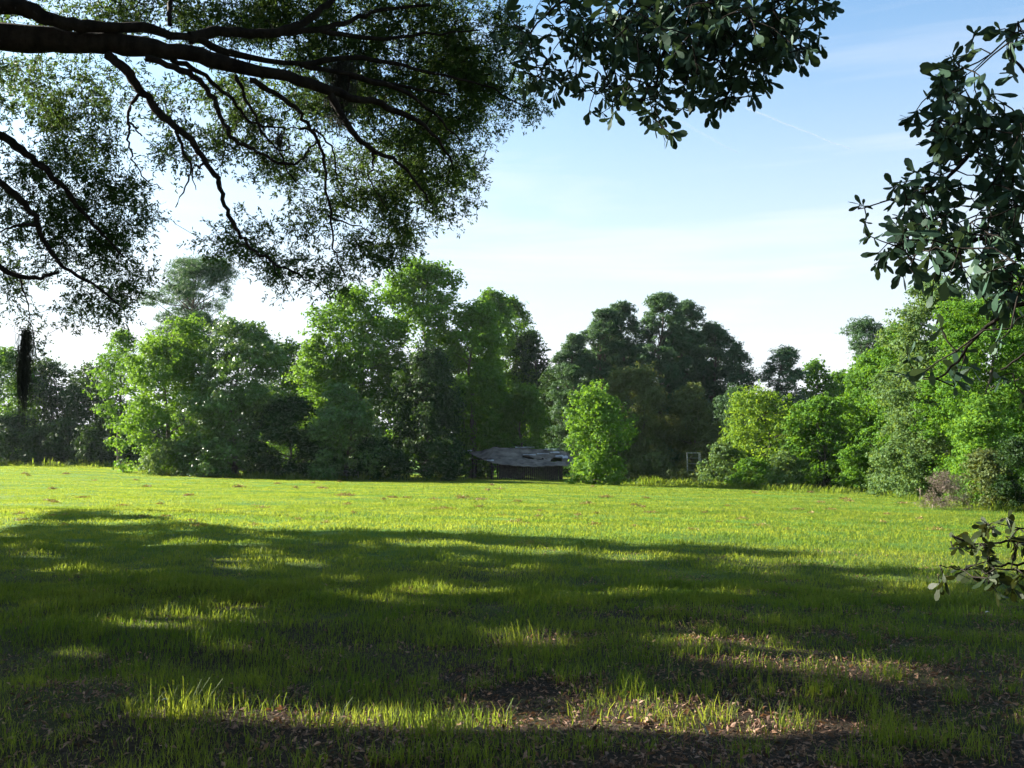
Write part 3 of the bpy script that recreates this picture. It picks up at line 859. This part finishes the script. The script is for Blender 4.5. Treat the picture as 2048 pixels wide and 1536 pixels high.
over = np.stack([ox, oy, np.maximum(7.5, 3.4 + .5 * oy) + rs.uniform(0, 3.5, 620)], 1)
sel = np.concatenate([sel, over])
roots = [(oak, np.array([-13.5, 9.5])), (None, np.array([-24.0, 27.0])), (None, np.array([-29.0, 41.0]))]
labs = ['', 'unseen oak just left of the view, its crown shaped to shade the near grass', 'unseen oak further out on the left, its crown shaped to shade the near grass']
dd = np.stack([np.linalg.norm(sel[:, :2] - r[1], axis=1) for r in roots], 1)
own = dd.argmin(1)
for k_, (ob, xy) in enumerate(roots):
    C = sel[own == k_]
    if not len(C): continue
    z_ = float(gz(*xy))
    if ob is None:
        ob = empty('oak_tree', (xy[0], xy[1], z_)); tag(ob, labs[k_], 'tree', 'shading oaks left of the view')
        b = MB(); b.tube(np.array([[xy[0], xy[1], z_ - .2], [xy[0], xy[1], z_ + 3], [xy[0] + .3, xy[1], z_ + 7], [xy[0], xy[1], z_ + 12]]), [.6, .42, .3, .12], 12)
        st = np.array([[xy[0], xy[1], z_ + q] for q in np.linspace(3, 12, 12)])
    else:
        st = np.array([[xy[0], xy[1], z_ + q] for q in np.linspace(3, 4, 4)])
        b = MB()
    kk = MB()
    order = rs.permutation(len(C))[:120]
    growth(b, st, [.3] * len(st), C[order], rs, r0=.03, wob=.2)
    b.build('trunk' if k_ else 'branches', M['bark'], ob)
    keep = lambda P: ~hits_lit(P) 
    def keep(P):
        t = P[:, 2] / SUN[2]; G = P - SUN * t[:, None]
        qx, qy, f = topix(P)
        inn = (f > 0) & (qx > -10) & (qx < 2060) & (qy > -10) & (qy < 1540)
        return ~is_lit(G) & ~inn
    puff_leaves(kk, C, rs.uniform(.5, 1.0, len(C)), int(230 * len(C)), .2, rs, keep=keep, shell=.2)
    kk.build('crown', M['dark'], ob)

# unseen wood added behind the viewpoint to keep sky light off the foreground
rs = np.random.RandomState(34)
n = 900
th = rs.uniform(radians(118), radians(242), n); rd = rs.uniform(7, 20, n)
C = np.stack([rd * np.sin(th), rd * np.cos(th) * 1.0, rs.uniform(.5, 15, n)], 1)
C2 = np.stack([rs.uniform(-9, 12, 420), rs.uniform(-7, 3, 420), rs.uniform(9, 15, 420)], 1)
b = MB(); puff_leaves(b, np.concatenate([C, C2]), rs.uniform(.8, 1.5, n + 420), 90000, .36, rs, shell=.3)
tag(b.build('unseen_shade_woods', M['dark']), 'unseen wood added around and behind the viewpoint to darken the near shade', 'woods', kind='stuff')

# ------------------------------------------------------------------ near branches with big spatulate leaves
def spat(mb, P, A, B, ln, w, var, rs):
    """paddle-shaped leaves, four cross-sections, bent"""
    n = len(P)
    N_ = np.cross(A, B)
    ts = np.array([0, .3, .68, .9, 1.0]); ws = np.array([.06, .22, .5, .36, .04])
    bend = rs.uniform(-.18, .25, n)
    cup = rs.uniform(0, .12, n)
    V = np.zeros((n, 5, 2, 3))
    for i_, (t, ww) in enumerate(zip(ts, ws)):
        c = P + A * (ln * t)[:, None] - N_ * (ln * bend * t * t)[:, None]
        V[:, i_, 0] = c + B * (w * ww)[:, None] + N_ * (w * cup)[:, None]
        V[:, i_, 1] = c - B * (w * ww)[:, None] + N_ * (w * cup)[:, None]
    F = []
    for i_ in range(4):
        a = 2 * i_
        F.append([a, a + 2, a + 3, a + 1])
    F = np.array(F)[None] + (np.arange(n) * 10)[:, None, None]
    mb.add(V.reshape(-1, 3), F.reshape(-1, 4), np.repeat(var, 4))


def whorls(mb, tw, cent, rs, ll=.085, lw=.034, per=2, nl=7, R=.13, droop=.55):
    k = len(cent)
    ci = np.repeat(np.arange(k), per); m = len(ci)
    d = unit(rs.normal(size=(m, 3)) + np.array([0, 0, -.3]))
    tips = cent[ci] + d * (R * rs.uniform(.3, 1.2, m))[:, None]
    for a_ in range(m):
        tw.tube([cent[ci[a_]], (cent[ci[a_]] + tips[a_]) / 2 + rs.normal(size=3) * .01, tips[a_]], [.003, .0025, .002], 4)
    li = np.repeat(np.arange(m), nl); q = len(li)
    A = unit(d[li] * .55 + rs.normal(size=(q, 3)) * .75 + np.array([0, 0, -droop]))
    B = unit(np.cross(A, rs.normal(size=(q, 3))))
    P = tips[li] - d[li] * (rs.rand(q) * .04)[:, None]
    ln = ll * rs.uniform(.45, 1.25, q)
    spat(mb, P, A, B, ln, ln * (lw / ll) * rs.uniform(.85, 1.2, q) * 1.0, np.clip(.5 * rs.rand(k)[ci[li]] + .5 * rs.rand(q), 0, 1), rs)


wxy = np.array([4.6, 3.2]); wz = float(gz(*wxy))
wo = empty('water_oak_tree', (wxy[0], wxy[1], wz))
tag(wo, 'near oak with paddle-shaped dark leaves whose boughs frame the top centre and right edge', 'tree')
rs = np.random.RandomState(44)
NL = [([(2500, -900, 3.6), (2300, -500, 4), (1900, -260, 4.4), (1600, -90, 4.6), (1400, 10, 4.7), (1320, 110, 4.8), (1310, 190, 4.8)], .035, .004),
      ([(1600, -90, 4.6), (1500, 40, 4.6), (1450, 120, 4.7)], .012, .003),
      ([(1600, -90, 4.6), (1400, -60, 4.8), (1250, 20, 5), (1200, 100, 5.1), (1215, 170, 5.1)], .015, .003),
      ([(1400, -60, 4.8), (1200, -40, 5.1), (1080, 30, 5.3), (1040, 110, 5.4)], .012, .003),
      ([(2500, 300, 3.6), (2250, 260, 3.9), (2040, 230, 4.1), (1990, 250, 4.2), (1930, 320, 4.2), (1860, 390, 4.3), (1760, 405, 4.3)], .022, .003),
      ([(2250, 260, 3.9), (2100, 180, 4.1), (2020, 120, 4.2), (2040, 60, 4.2)], .012, .003),
      ([(2500, 300, 3.6), (2300, 480, 3.8), (2100, 500, 4), (1980, 470, 4.1), (1880, 500, 4.2), (1820, 500, 4.2)], .022, .003),
      ([(2300, 480, 3.8), (2120, 590, 4), (2030, 610, 4.1), (1960, 660, 4.2), (1900, 740, 4.3), (1870, 760, 4.3)], .014, .003),
      ([(2300, 480, 3.8), (2200, 640, 4), (2060, 700, 4.2), (2000, 740, 4.3)], .012, .003)]
def mk_limbs(NL, mb):
    nd, nr = [], []
    for (pts, r0, r1) in NL:
        p = np.array(pts, float)
        t = np.linspace(0, 1, len(p)); tt = np.linspace(0, 1, (len(p) - 1) * 5 + 1)
        q = np.stack([np.interp(tt, t, p[:, k]) for k in range(3)], 1)
        for _ in range(3): q[1:-1] = (q[:-2] + 2 * q[1:-1] + q[2:]) / 4
        q[1:-1, :2] += rs.normal(size=(len(q) - 2, 2)) * 1.5
        W_ = at(q[:, 0], q[:, 1], q[:, 2]); rr = r0 + (r1 - r0) * tt
        mb.tube(W_, rr, 7); nd += list(W_[len(W_) // 4:]); nr += list(rr[len(W_) // 4:])
    return nd, nr


NF = [(1330, 30, 130, 55, 4.7, 46), (1480, 20, 110, 50, 4.7, 34), (1590, 10, 55, 25, 4.6, 10), (1590, 70, 45, 40, 4.7, 12), (1440, 110, 90, 55, 4.7, 34), (1520, 100, 55, 55, 4.7, 14),
      (1470, 185, 32, 28, 4.7, 8), (1290, 110, 80, 60, 4.8, 26), (1230, 60, 60, 50, 5, 16), (1215, 180, 38, 28, 5.1, 8), (1320, 215, 26, 26, 4.8, 5), (1322, 265, 14, 12, 4.8, 2), (1290, 175, 40, 30, 4.8, 6),
      (1140, 40, 60, 45, 5.2, 14), (1060, 60, 50, 50, 5.3, 11), (1050, 130, 50, 25, 5.4, 7), (1100, 165, 30, 15, 5.3, 3), (1150, 130, 40, 30, 5.2, 5), (1640, 5, 20, 10, 4.6, 2), (1390, 170, 30, 30, 4.8, 3),
      # right
      (1940, 150, 45, 35, 4.2, 8), (1900, 190, 36, 40, 4.2, 8), (2030, 75, 22, 40, 4.2, 5), (1985, 105, 20, 10, 4.2, 2), (1885, 270, 34, 45, 4.2, 9), (1970, 220, 60, 40, 4.2, 8), (2030, 260, 40, 60, 4.1, 11),
      (1880, 350, 55, 40, 4.3, 11), (1740, 408, 16, 12, 4.3, 2), (1790, 400, 16, 8, 4.3, 1), (1830, 430, 45, 40, 4.3, 10), (1960, 340, 50, 50, 4.2, 11), (2030, 370, 40, 60, 4.1, 14), (1900, 450, 60, 50, 4.2, 13),
      (1810, 500, 34, 26, 4.2, 7), (1860, 520, 40, 24, 4.2, 6), (1990, 450, 50, 50, 4.1, 10), (2030, 520, 40, 50, 4.0, 10), (1960, 540, 60, 30, 4.1, 8),
      (1960, 620, 60, 40, 4.2, 9), (2030, 620, 30, 40, 4.1, 7), (1920, 690, 60, 40, 4.3, 10), (1850, 740, 24, 20, 4.3, 2), (1905, 760, 20, 20, 4.3, 3), (2010, 740, 40, 20, 4.3, 5), (2035, 560, 30, 30, 4, 4)]
cent = []
for (cx, cyy, rx, ry, D, n) in NF:
    n = max(1, int(n * (.95 if cyy < 590 else .2))) if cx > 1700 else n
    a = rs.uniform(0, 2 * pi, n); r = np.sqrt(rs.rand(n))
    cent.append(at(cx + rx * r * np.cos(a), cyy + ry * r * np.sin(a), D + rs.normal(size=n) * .28))
cent = np.concatenate(cent)
tw = MB(); lb = MB()
nd, nr = mk_limbs(NL, lb)
tk = MB()
tt_ = np.array([[wxy[0], wxy[1], wz - .1], [wxy[0], wxy[1], wz + 1.5], [wxy[0] - .05, wxy[1] + .1, wz + 3], [wxy[0], wxy[1], wz + 6]])
tk.tube(tt_, [.28, .2, .17, .1], 12); tk.build('trunk', M['bark'], wo, smooth=True)
for (px, py, D) in ((2500, -900, 3.6), (2500, 300, 3.6)):
    e = at(px, py, D); zz = min(e[2], wz + 5.5)
    lb.tube(limb(np.array([wxy[0], wxy[1], zz - .3]), e, 6, rs, .1), np.linspace(.06, .035 if py < 0 else .022, 6), 8)
growth(tw, nd, nr, cent, rs, r0=.004, wob=.25)
nl_ = MB()
whorls(nl_, tw, cent, rs, ll=.074, lw=.030)
lb.build('limbs', M['bark'], wo, smooth=True); tw.build('twigs', M['bark'], wo, smooth=True)
nl_.build('foliage', M['near'], wo)

# low branch at the right over the grass: sapling of its own outside the frame
lx = np.array([2.9, 4.6]); lz = float(gz(*lx))
ls = empty('oak_sapling', (lx[0], lx[1], lz)); tag(ls, 'low leafy twig with bronze leaves reaching in over the grass at the right edge', 'sapling')
lb = MB(); tw = MB(); lf = MB()
LL = [([(2350, 1150, 4.6), (2200, 1100, 4.3), (2100, 1075, 4.2), (2010, 1085, 4.2), (1960, 1090, 4.2), (1910, 1075, 4.2)], .009, .003),
      ([(2200, 1100, 4.3), (2080, 1125, 4.2), (2000, 1130, 4.2), (1930, 1140, 4.2), (1880, 1130, 4.2)], .007, .002),
      ([(2100, 1075, 4.2), (2060, 1060, 4.15), (1990, 1045, 4.2)], .005, .002)]
nd, nr = mk_limbs(LL, lb)
lb.tube([[lx[0], lx[1], lz - .05], [lx[0] - .02, lx[1], lz + .6], at(2350, 1150, 4.6), [lx[0] + .1, lx[1], lz + 1.9]], [.03, .025, .02, .008], 8)
cent = []
for (cx, cyy, rx, ry, D, n) in [(1915, 1075, 20, 12, 4.2, 3), (1950, 1085, 22, 14, 4.2, 4), (2000, 1050, 26, 16, 4.2, 4), (2035, 1075, 20, 30, 4.2, 5), (1990, 1100, 30, 14, 4.2, 3), (1875, 1145, 12, 12, 4.2, 2),
                                (1930, 1145, 30, 12, 4.2, 3), (1965, 1160, 24, 12, 4.2, 4), (2000, 1140, 20, 18, 4.2, 3), (2045, 1130, 12, 20, 4.2, 2), (2020, 1165, 20, 15, 4.2, 2)]:
    a = rs.uniform(0, 2 * pi, n); r = np.sqrt(rs.rand(n))
    cent.append(at(cx + rx * r * np.cos(a), cyy + ry * r * np.sin(a), D + rs.normal(size=n) * .12))
cent = np.concatenate(cent)
growth(lb, nd, nr, cent, rs, r0=.003, wob=.2)
whorls(lf, lb, cent, rs, ll=.062, lw=.024, per=1, nl=6, R=.06, droop=.4)
lb.build('stem', M['bark'], ls, smooth=True); lf.build('foliage', M['low'], ls)

# ------------------------------------------------------------------ hanging moss
def moss(name, label, px, py, D, length, width, n, seed):
    rs = np.random.RandomState(seed)
    top = at(px, py, D)
    mb = MB()
    for _ in range(n):
        u = rs.rand()
        a = rs.uniform(0, 2 * pi); r = width * .5 * min(abs(rs.normal()) * .5, 1.1)
        s0 = top + [r * cos(a), r * sin(a), -length * .6 * u ** 1.5 + rs.uniform(0, .06) * (1 - r / width)]
        L_ = length * rs.uniform(.2, .55)
        k = 6
        t = np.linspace(0, 1, k)
        wv = rs.normal(size=(k, 3)) * .012
        p = s0 + np.stack([-(s0[0] - top[0]) * .1 * t, -(s0[1] - top[1]) * .1 * t, -L_ * t], 1) + wv * (1 + t[:, None])
        mb.tube(p, np.linspace(.0045, .0015, k), 3, var=rs.rand())
    o = mb.build(name, M['moss'], origin=top)
    tag(o, label, 'moss', 'hanging moss clumps')
    return o


moss('spanish_moss', 'dark thick moss clump hanging inside the oak foliage under its main limb', 683, 120, 12.9, 1.0, .42, 900, 1)
moss('spanish_moss', 'thin wispy moss strands in the oak twigs left of the big dark clump', 560, 265, 12.7, .35, .25, 90, 3)
moss('spanish_moss', 'narrow dark moss beard hanging over the skyline at the far left', 52, 662, 12.9, 1.15, .2, 420, 2)

# ------------------------------------------------------------------ grass
def scatter(n, rs, dmin, dmax, power):
    """points in the view wedge, area density falling as D**-power"""
    u = rs.rand(n)
    e = 2 - power
    D = (dmin ** e + u * (dmax ** e - dmin ** e)) ** (1 / e)
    x = rs.uniform(-.6, .6, n) * D + rs.uniform(-1, 1, n)
    return x, D


def litter_mask(x, y):
    near = np.clip(1.75 - y / 6.8, -.12, 1)
    return np.clip(near * 1.0 + .5 * wav(x, y, 1.7, 11) + .25 * wav(x, y, .6, 12) - .18 + .3 * np.clip((x - .3) / 2.5, -1, 1), 0, 1)


rs = np.random.RandomState(70)
gm = MB()
def blades(n, dmin, dmax, power, hbase, two):
    x, y = scatter(n, rs, dmin, dmax, power)
    # gather into tufts
    tx = np.round(x / .22 + rs.rand(n) * .0) * .22 ; ty = np.round(y / .22) * .22
    hsh = np.sin(tx * 12.9898 + ty * 78.233) * 43758.5453; hsh = hsh - np.floor(hsh)
    m = litter_mask(x, y)
    keep = rs.rand(n) > m * 1.0 * (hsh < .9)
    x, y, hsh, m = x[keep], y[keep], hsh[keep], m[keep]
    n = len(x)
    z = gz(x, y)
    hn = .75 + .45 * wav(x, y, 2.3, 21) * np.clip(1.6 - y / 25, .3, 1) + .7 * (hsh > .86) * np.clip(1.5 - y / 14, 0, 1)
    h = hbase * np.clip(hn, .3, 2.2) * rs.uniform(.55, 1.35, n) * np.clip(.75 + y / 40, .75, 1.15)
    wd = .0048 * np.maximum(1, y / 8.5) * np.where(y > 34, .72, 1) * rs.uniform(.7, 1.3, n)
    az = rs.uniform(0, 2 * pi, n)
    lean = rs.uniform(.05, 1.0, n)
    dx = np.stack([np.cos(az), np.sin(az), 0 * az], 1)
    side = np.stack([-np.sin(az), np.cos(az), 0 * az], 1)
    # blades face the viewer more often when far (they are really tufts)
    B0 = np.stack([x, y, z - .01], 1)
    var = np.clip(.55 + .35 * wav(x, y, 6, 31) + .25 * wav(x, y, 1.1, 32) + rs.normal(size=n) * np.where(y > 30, .12, .22), 0, 1)
    w2 = (wd * .5)[:, None]
    mid = B0 + dx * (h * lean * .35)[:, None] + np.array([0, 0, 1.]) * (h * .58)[:, None]
    tip = B0 + dx * (h * lean)[:, None] + np.array([0, 0, 1.]) * (h * np.sqrt(np.clip(1 - lean ** 2 * .5, .3, 1)))[:, None]
    if two:
        V = np.stack([B0 - side * w2, B0 + side * w2, mid + side * w2 * .85, mid - side * w2 * .85, tip + side * w2 * .12, tip - side * w2 * .12], 1)
        F = np.array([[0, 1, 2, 3], [3, 2, 4, 5]])[None] + (np.arange(n) * 6)[:, None, None]
        gm.add(V.reshape(-1, 3), F.reshape(-1, 4), np.repeat(var, 2))
    else:
        V = np.stack([B0, mid + side * w2, tip, mid - side * w2], 1)
        gm.add(V.reshape(-1, 3), np.arange(4 * n).reshape(n, 4), var)


blades(130000, 3.6, 14, .6, .105, True)
blades(260000, 12, 40, 1.5, .10, False)
blades(700000, 34, 135, 1.45, .09, False)
# rank weeds where the mower stops at the trees
n = 26000
px = rs.uniform(-60, 2100, n)
y = np.interp(px, [0, 250, 290, 470, 600, 950, 1140, 1260, 1450, 1600, 1720, 1860, 2048], [119, 114, 96, 91, 92, 92, 94, 87, 80, 73, 72, 50, 43]) + rs.normal(size=n) * 1.1 + 1.2 * wav(px, px * 0, 90, 71)
x = (px - 1024) / 1990 * y; z = gz(x, y)
h = (.25 + .5 * rs.rand(n) ** 2) * np.clip(.7 + .6 * wav(x, y, 4, 72), .2, 1.4) * y / 90 * np.where((px > 925) & (px < 1150), .3, 1)
az = rs.uniform(0, 2 * pi, n); le = rs.uniform(.1, .8, n)
out = np.stack([np.cos(az), np.sin(az), 0 * az], 1); side = np.stack([-np.sin(az), np.cos(az), 0 * az], 1)
B0 = np.stack([x, y, z - .02], 1); w2 = (.0004 * y * rs.uniform(.6, 1.6, n))[:, None]
md = B0 + out * (h * le * .3)[:, None] + np.array([0, 0, 1.]) * (h * .55)[:, None]
tp = B0 + out * (h * le)[:, None] + np.array([0, 0, 1.]) * h[:, None]
V = np.stack([B0, md + side * w2, tp, md - side * w2], 1)
gm.add(V.reshape(-1, 3), np.arange(4 * n).reshape(n, 4), rs.rand(n) * .7)
# tall tufts
for (px, py, n, hh, rr) in [(385, 1450, 150, .30, .22), (300, 1460, 60, .2, .2), (655, 1465, 80, .22, .18), (480, 1312, 60, .16, .2), (1060, 1300, 160, .24, .5), (960, 1195, 160, .2, .6), (1010, 1460, 26, .24, .05), (1380, 1330, 200, .16, .7),
                            (1160, 1450, 60, .2, .25), (1480, 1270, 160, .17, .7), (1290, 1360, 90, .2, .5), (1620, 1400, 50, .2, .15), (1670, 1390, 30, .24, .1), (1750, 1340, 120, .17, .5), (720, 1300, 60, .18, .4), (1930, 1330, 80, .2, .5), (1340, 1455, 40, .18, .2), (560, 1420, 60, .2, .3)]:
    D = (CAM_H) * 1990 / (py - 925.)
    D = CAM_H / ((-SP * 1 + (py - 768) / 1990 * CP) / (CP + (py - 768) / 1990 * SP))
    cx = (px - 1024) / 1990 * D * 1.03
    a = rs.uniform(0, 2 * pi, n); r = rr * np.sqrt(rs.rand(n))
    x = cx + r * np.cos(a); y = D + r * np.sin(a) * .8; z = gz(x, y) - .01
    B0 = np.stack([x, y, z], 1)
    out = unit(np.stack([np.cos(a) + rs.normal(size=n) * .6, np.sin(a) + rs.normal(size=n) * .6, 0 * a], 1))
    side = np.stack([-out[:, 1], out[:, 0], 0 * a], 1)
    k3 = rs.rand(n) < .6; x = x[k3]
    B0, out, side, a = B0[k3], out[k3], side[k3], a[k3]; n = len(a)
    h = hh * .85 * rs.uniform(.35, 1.15, n); le = rs.uniform(.3, 1.1, n)
    w2 = (rs.uniform(.003, .0055, n))[:, None] * .7
    up = np.array([0, 0, 1.])
    m1 = B0 + out * (h * le * .2)[:, None] + up * (h * .5)[:, None]
    m2 = B0 + out * (h * le * .55)[:, None] + up * (h * .82)[:, None]
    tp = B0 + out * (h * le * 1.05)[:, None] + up * (h * (1.0 - .35 * le))[:, None]
    V = np.stack([B0 - side * w2, B0 + side * w2, m1 + side * w2, m1 - side * w2, m2 + side * w2 * .8, m2 - side * w2 * .8, tp + side * w2 * .1, tp - side * w2 * .1], 1)
    F = np.array([[0, 1, 2, 3], [3, 2, 4, 5], [5, 4, 6, 7]])[None] + (np.arange(n) * 8)[:, None, None]
    gm.add(V.reshape(-1, 3), F.reshape(-1, 4), np.repeat(rs.uniform(.4, 1, n), 3))
tag(gm.build('meadow_grass', M['grass']), 'short green meadow grass, sunlit far and shaded near', 'grass', kind='stuff')

# fallen leaves under the oak
rs = np.random.RandomState(80)
n = 170000
x, y = scatter(n, rs, 3.6, 20, .8)
m = litter_mask(x, y)
k = rs.rand(n) < m * 1.2 + .05
x, y = x[k], y[k]; n = len(x)
nrm = unit(np.array([0, 0, 1.]) + rs.normal(size=(n, 3)) * .55)
A = unit(np.cross(nrm, rs.normal(size=(n, 3)))); B = np.cross(nrm, A)
ln = .014 + .05 * rs.rand(n) ** 2
P = np.stack([x, y, gz(x, y) + rs.uniform(.003, .03, n)], 1)
lm = MB()
mid = P + A * (ln * .5)[:, None] + nrm * (ln * rs.uniform(-.1, .25, n))[:, None]
wd = (ln * rs.uniform(.25, .5, n) * .5)[:, None]
V = np.stack([P, mid + B * wd, P + A * ln[:, None], mid - B * wd], 1)
lm.add(V.reshape(-1, 3), np.arange(4 * n).reshape(n, 4), rs.rand(n) ** 1.3)
tag(lm.build('fallen_leaves', M['litter']), 'brown dead leaves littering the ground under the oak', 'fallen leaves', kind='stuff')

# clumps of mown dry grass
rs = np.random.RandomState(81)
hm = MB()
px_ = []
spots = [(690, 994, 26, 4), (888, 1018, 30, 3), (1060, 1090, 44, 5), (1175, 1006, 16, 4), (1270, 1010, 14, 3), (380, 993, 12, 3), (480, 978, 14, 3), (530, 1018, 18, 3), (600, 1043, 12, 3), (1340, 1243, 50, 9), (820, 1196, 30, 6),
         (1760, 1266, 26, 9), (1750, 1196, 26, 5), (1400, 1262, 40, 6), (1620, 1385, 60, 10), (1300, 1020, 16, 2), (1620, 1016, 12, 2), (1480, 1032, 16, 2), (1380, 1300, 30, 6), (1850, 1290, 20, 6), (230, 1255, 20, 6)]
for _ in range(110):
    yy = 950 + 110 * rs.rand() ** 1.3
    spots.append((rs.uniform(0, 1900), yy, rs.uniform(4, 13) * (yy - 915) / 70, rs.uniform(.8, 2) * (yy - 915) / 80))
for (px, py, rx, ry) in spots:
    D = CAM_H / ((-SP + (py - 768) / 1990 * CP) / (CP + (py - 768) / 1990 * SP))
    if D > 105 or D < 0: continue
    cx = (px - 1024) / 1990 * D
    R_ = rx / 1990 * D; hgt = ry / 1990 * D * 1.3 + .015
    n = int(np.clip(R_ * 420, 40, 420))
    a = rs.uniform(0, 2 * pi, n); r = rs.rand(n) ** .8
    x = cx + R_ * r * np.cos(a); y = D + R_ * .8 * r * np.sin(a)
    z = gz(x, y) + (1 - r ** 2) * hgt * rs.rand(n) + .03
    s_ = np.clip(.0022 * D, .03, .16)
    A = unit(rs.normal(size=(n, 3)) * [1, 1, .5]); B = unit(np.cross(A, rs.normal(size=(n, 3))))
    hm.leaves(np.stack([x, y, z], 1), A, B, s_ * rs.uniform(.6, 1.6, n), s_ * .3, rs.rand(n))
tag(hm.build('grass_clippings', M['hay']), 'scattered brown heaps of dried mown grass on the meadow', 'clippings', kind='stuff')

# small single things lying in the foreground
def gpt(px, py):
    D = CAM_H / ((-SP + (py - 768) / 1990 * CP) / (CP + (py - 768) / 1990 * SP))
    x = (px - 1024) / 1990 * (D * CP - (CAM_H) * SP)
    return np.array([x, D, float(gz(x, D))])


p = gpt(1412, 1484)
t = np.linspace(0, 1, 9)
b = MB()
b.tube(p + np.stack([.02 - .03 * t - .03 * t ** 3, 0 * t, -.02 + .13 * t - .015 * t ** 4], 1), np.linspace(.008, .004, 9), 7)
tag(b.build('curved_stick', M['greywood'], origin=p, smooth=True), 'pale curved stick standing up from the leaf litter near the bottom edge', 'stick')
for (px, py, w_, lab, cat, nm) in [(330, 1427, .025, 'small white paper scrap beside the tall grass tuft at bottom left', 'scrap', 'paper_scrap'), (1975, 1232, .025, 'tiny bluish white scrap in the shaded grass at the right edge', 'scrap', 'paper_scrap'),
                               (1318, 1238, .045, 'pale curled leaf on the brown clipping heap right of centre', 'leaf', 'dead_leaf'), (265 + 700 - 10, 1505, .04, 'big pale dead leaf at the bottom edge left of centre', 'leaf', 'dead_leaf')]:
    p = gpt(px, py)
    b = MB()
    u = np.linspace(-1, 1, 6); v = np.linspace(-.5, .5, 4)
    U, V_ = np.meshgrid(u, v)
    Pz = .05 + .25 * w_ * np.cos(U * 2) + .2 * w_ * V_
    PP = p + np.stack([U * w_, V_ * w_ * (1 - .5 * U ** 2), Pz], -1)
    kk = (np.arange(3)[:, None] * 6 + np.arange(5)[None]).ravel()
    b.add(PP.reshape(-1, 3), np.stack([kk, kk + 1, kk + 7, kk + 6], 1))
    tag(b.build(nm, M['pale'] if cat == 'scrap' else M['hay'], origin=p, smooth=True), lab, cat)

# ------------------------------------------------------------------ contrails, far above
def contrail_mat(alpha):
    m, nt, N, L = nmat('ice_trail')
    N.remove(N['Principled BSDF'])
    t = N.new('ShaderNodeBsdfTranslucent'); t.inputs[0].default_value = (.95, .96, 1, 1)
    d = N.new('ShaderNodeBsdfTransparent'); ms = N.new('ShaderNodeMixShader'); ms.inputs[0].default_value = alpha
    L(d.outputs[0], ms.inputs[1]); L(t.outputs[0], ms.inputs[2]); L(ms.outputs[0], N['Material Output'].inputs[0])
    return m


for (a, b_, r, al, lab) in [((1490, 215), (1700, 298), 7, .22, 'short bright contrail sloping down in the blue sky, the right one'), ((1335, 228), (1475, 306), 11, .08, 'faint broad contrail beside the brighter one, the left one')]:
    A_ = at(a[0], a[1], 7000); B_ = at(b_[0], b_[1], 6600)
    t = np.linspace(0, 1, 14)[:, None]
    mb = MB(); mb.tube(A_ + (B_ - A_) * t + np.random.RandomState(3).normal(size=(14, 3)) * 2, np.linspace(r, r * .5, 14), 8)
    tag(mb.build('contrail', contrail_mat(al), smooth=True), lab, 'contrail', 'contrails')

# ------------------------------------------------------------------ haze: the air itself
b = MB()
b.box((0, 120, 24), (620, 430, 52))
hz = b.build('haze', bpy.data.materials.new('haze_air'))
hm_ = hz.data.materials[0]; hm_.use_nodes = True
N = hm_.node_tree.nodes; N.remove(N['Principled BSDF'])
v = N.new('ShaderNodeVolumePrincipled'); v.inputs['Color'].default_value = (.78, .88, 1, 1); v.inputs['Density'].default_value = .00006
v.inputs['Anisotropy'].default_value = .3
hm_.node_tree.links.new(v.outputs[0], N['Material Output'].inputs['Volume'])
tag(hz, 'thin bluish summer haze', 'haze', kind='stuff')
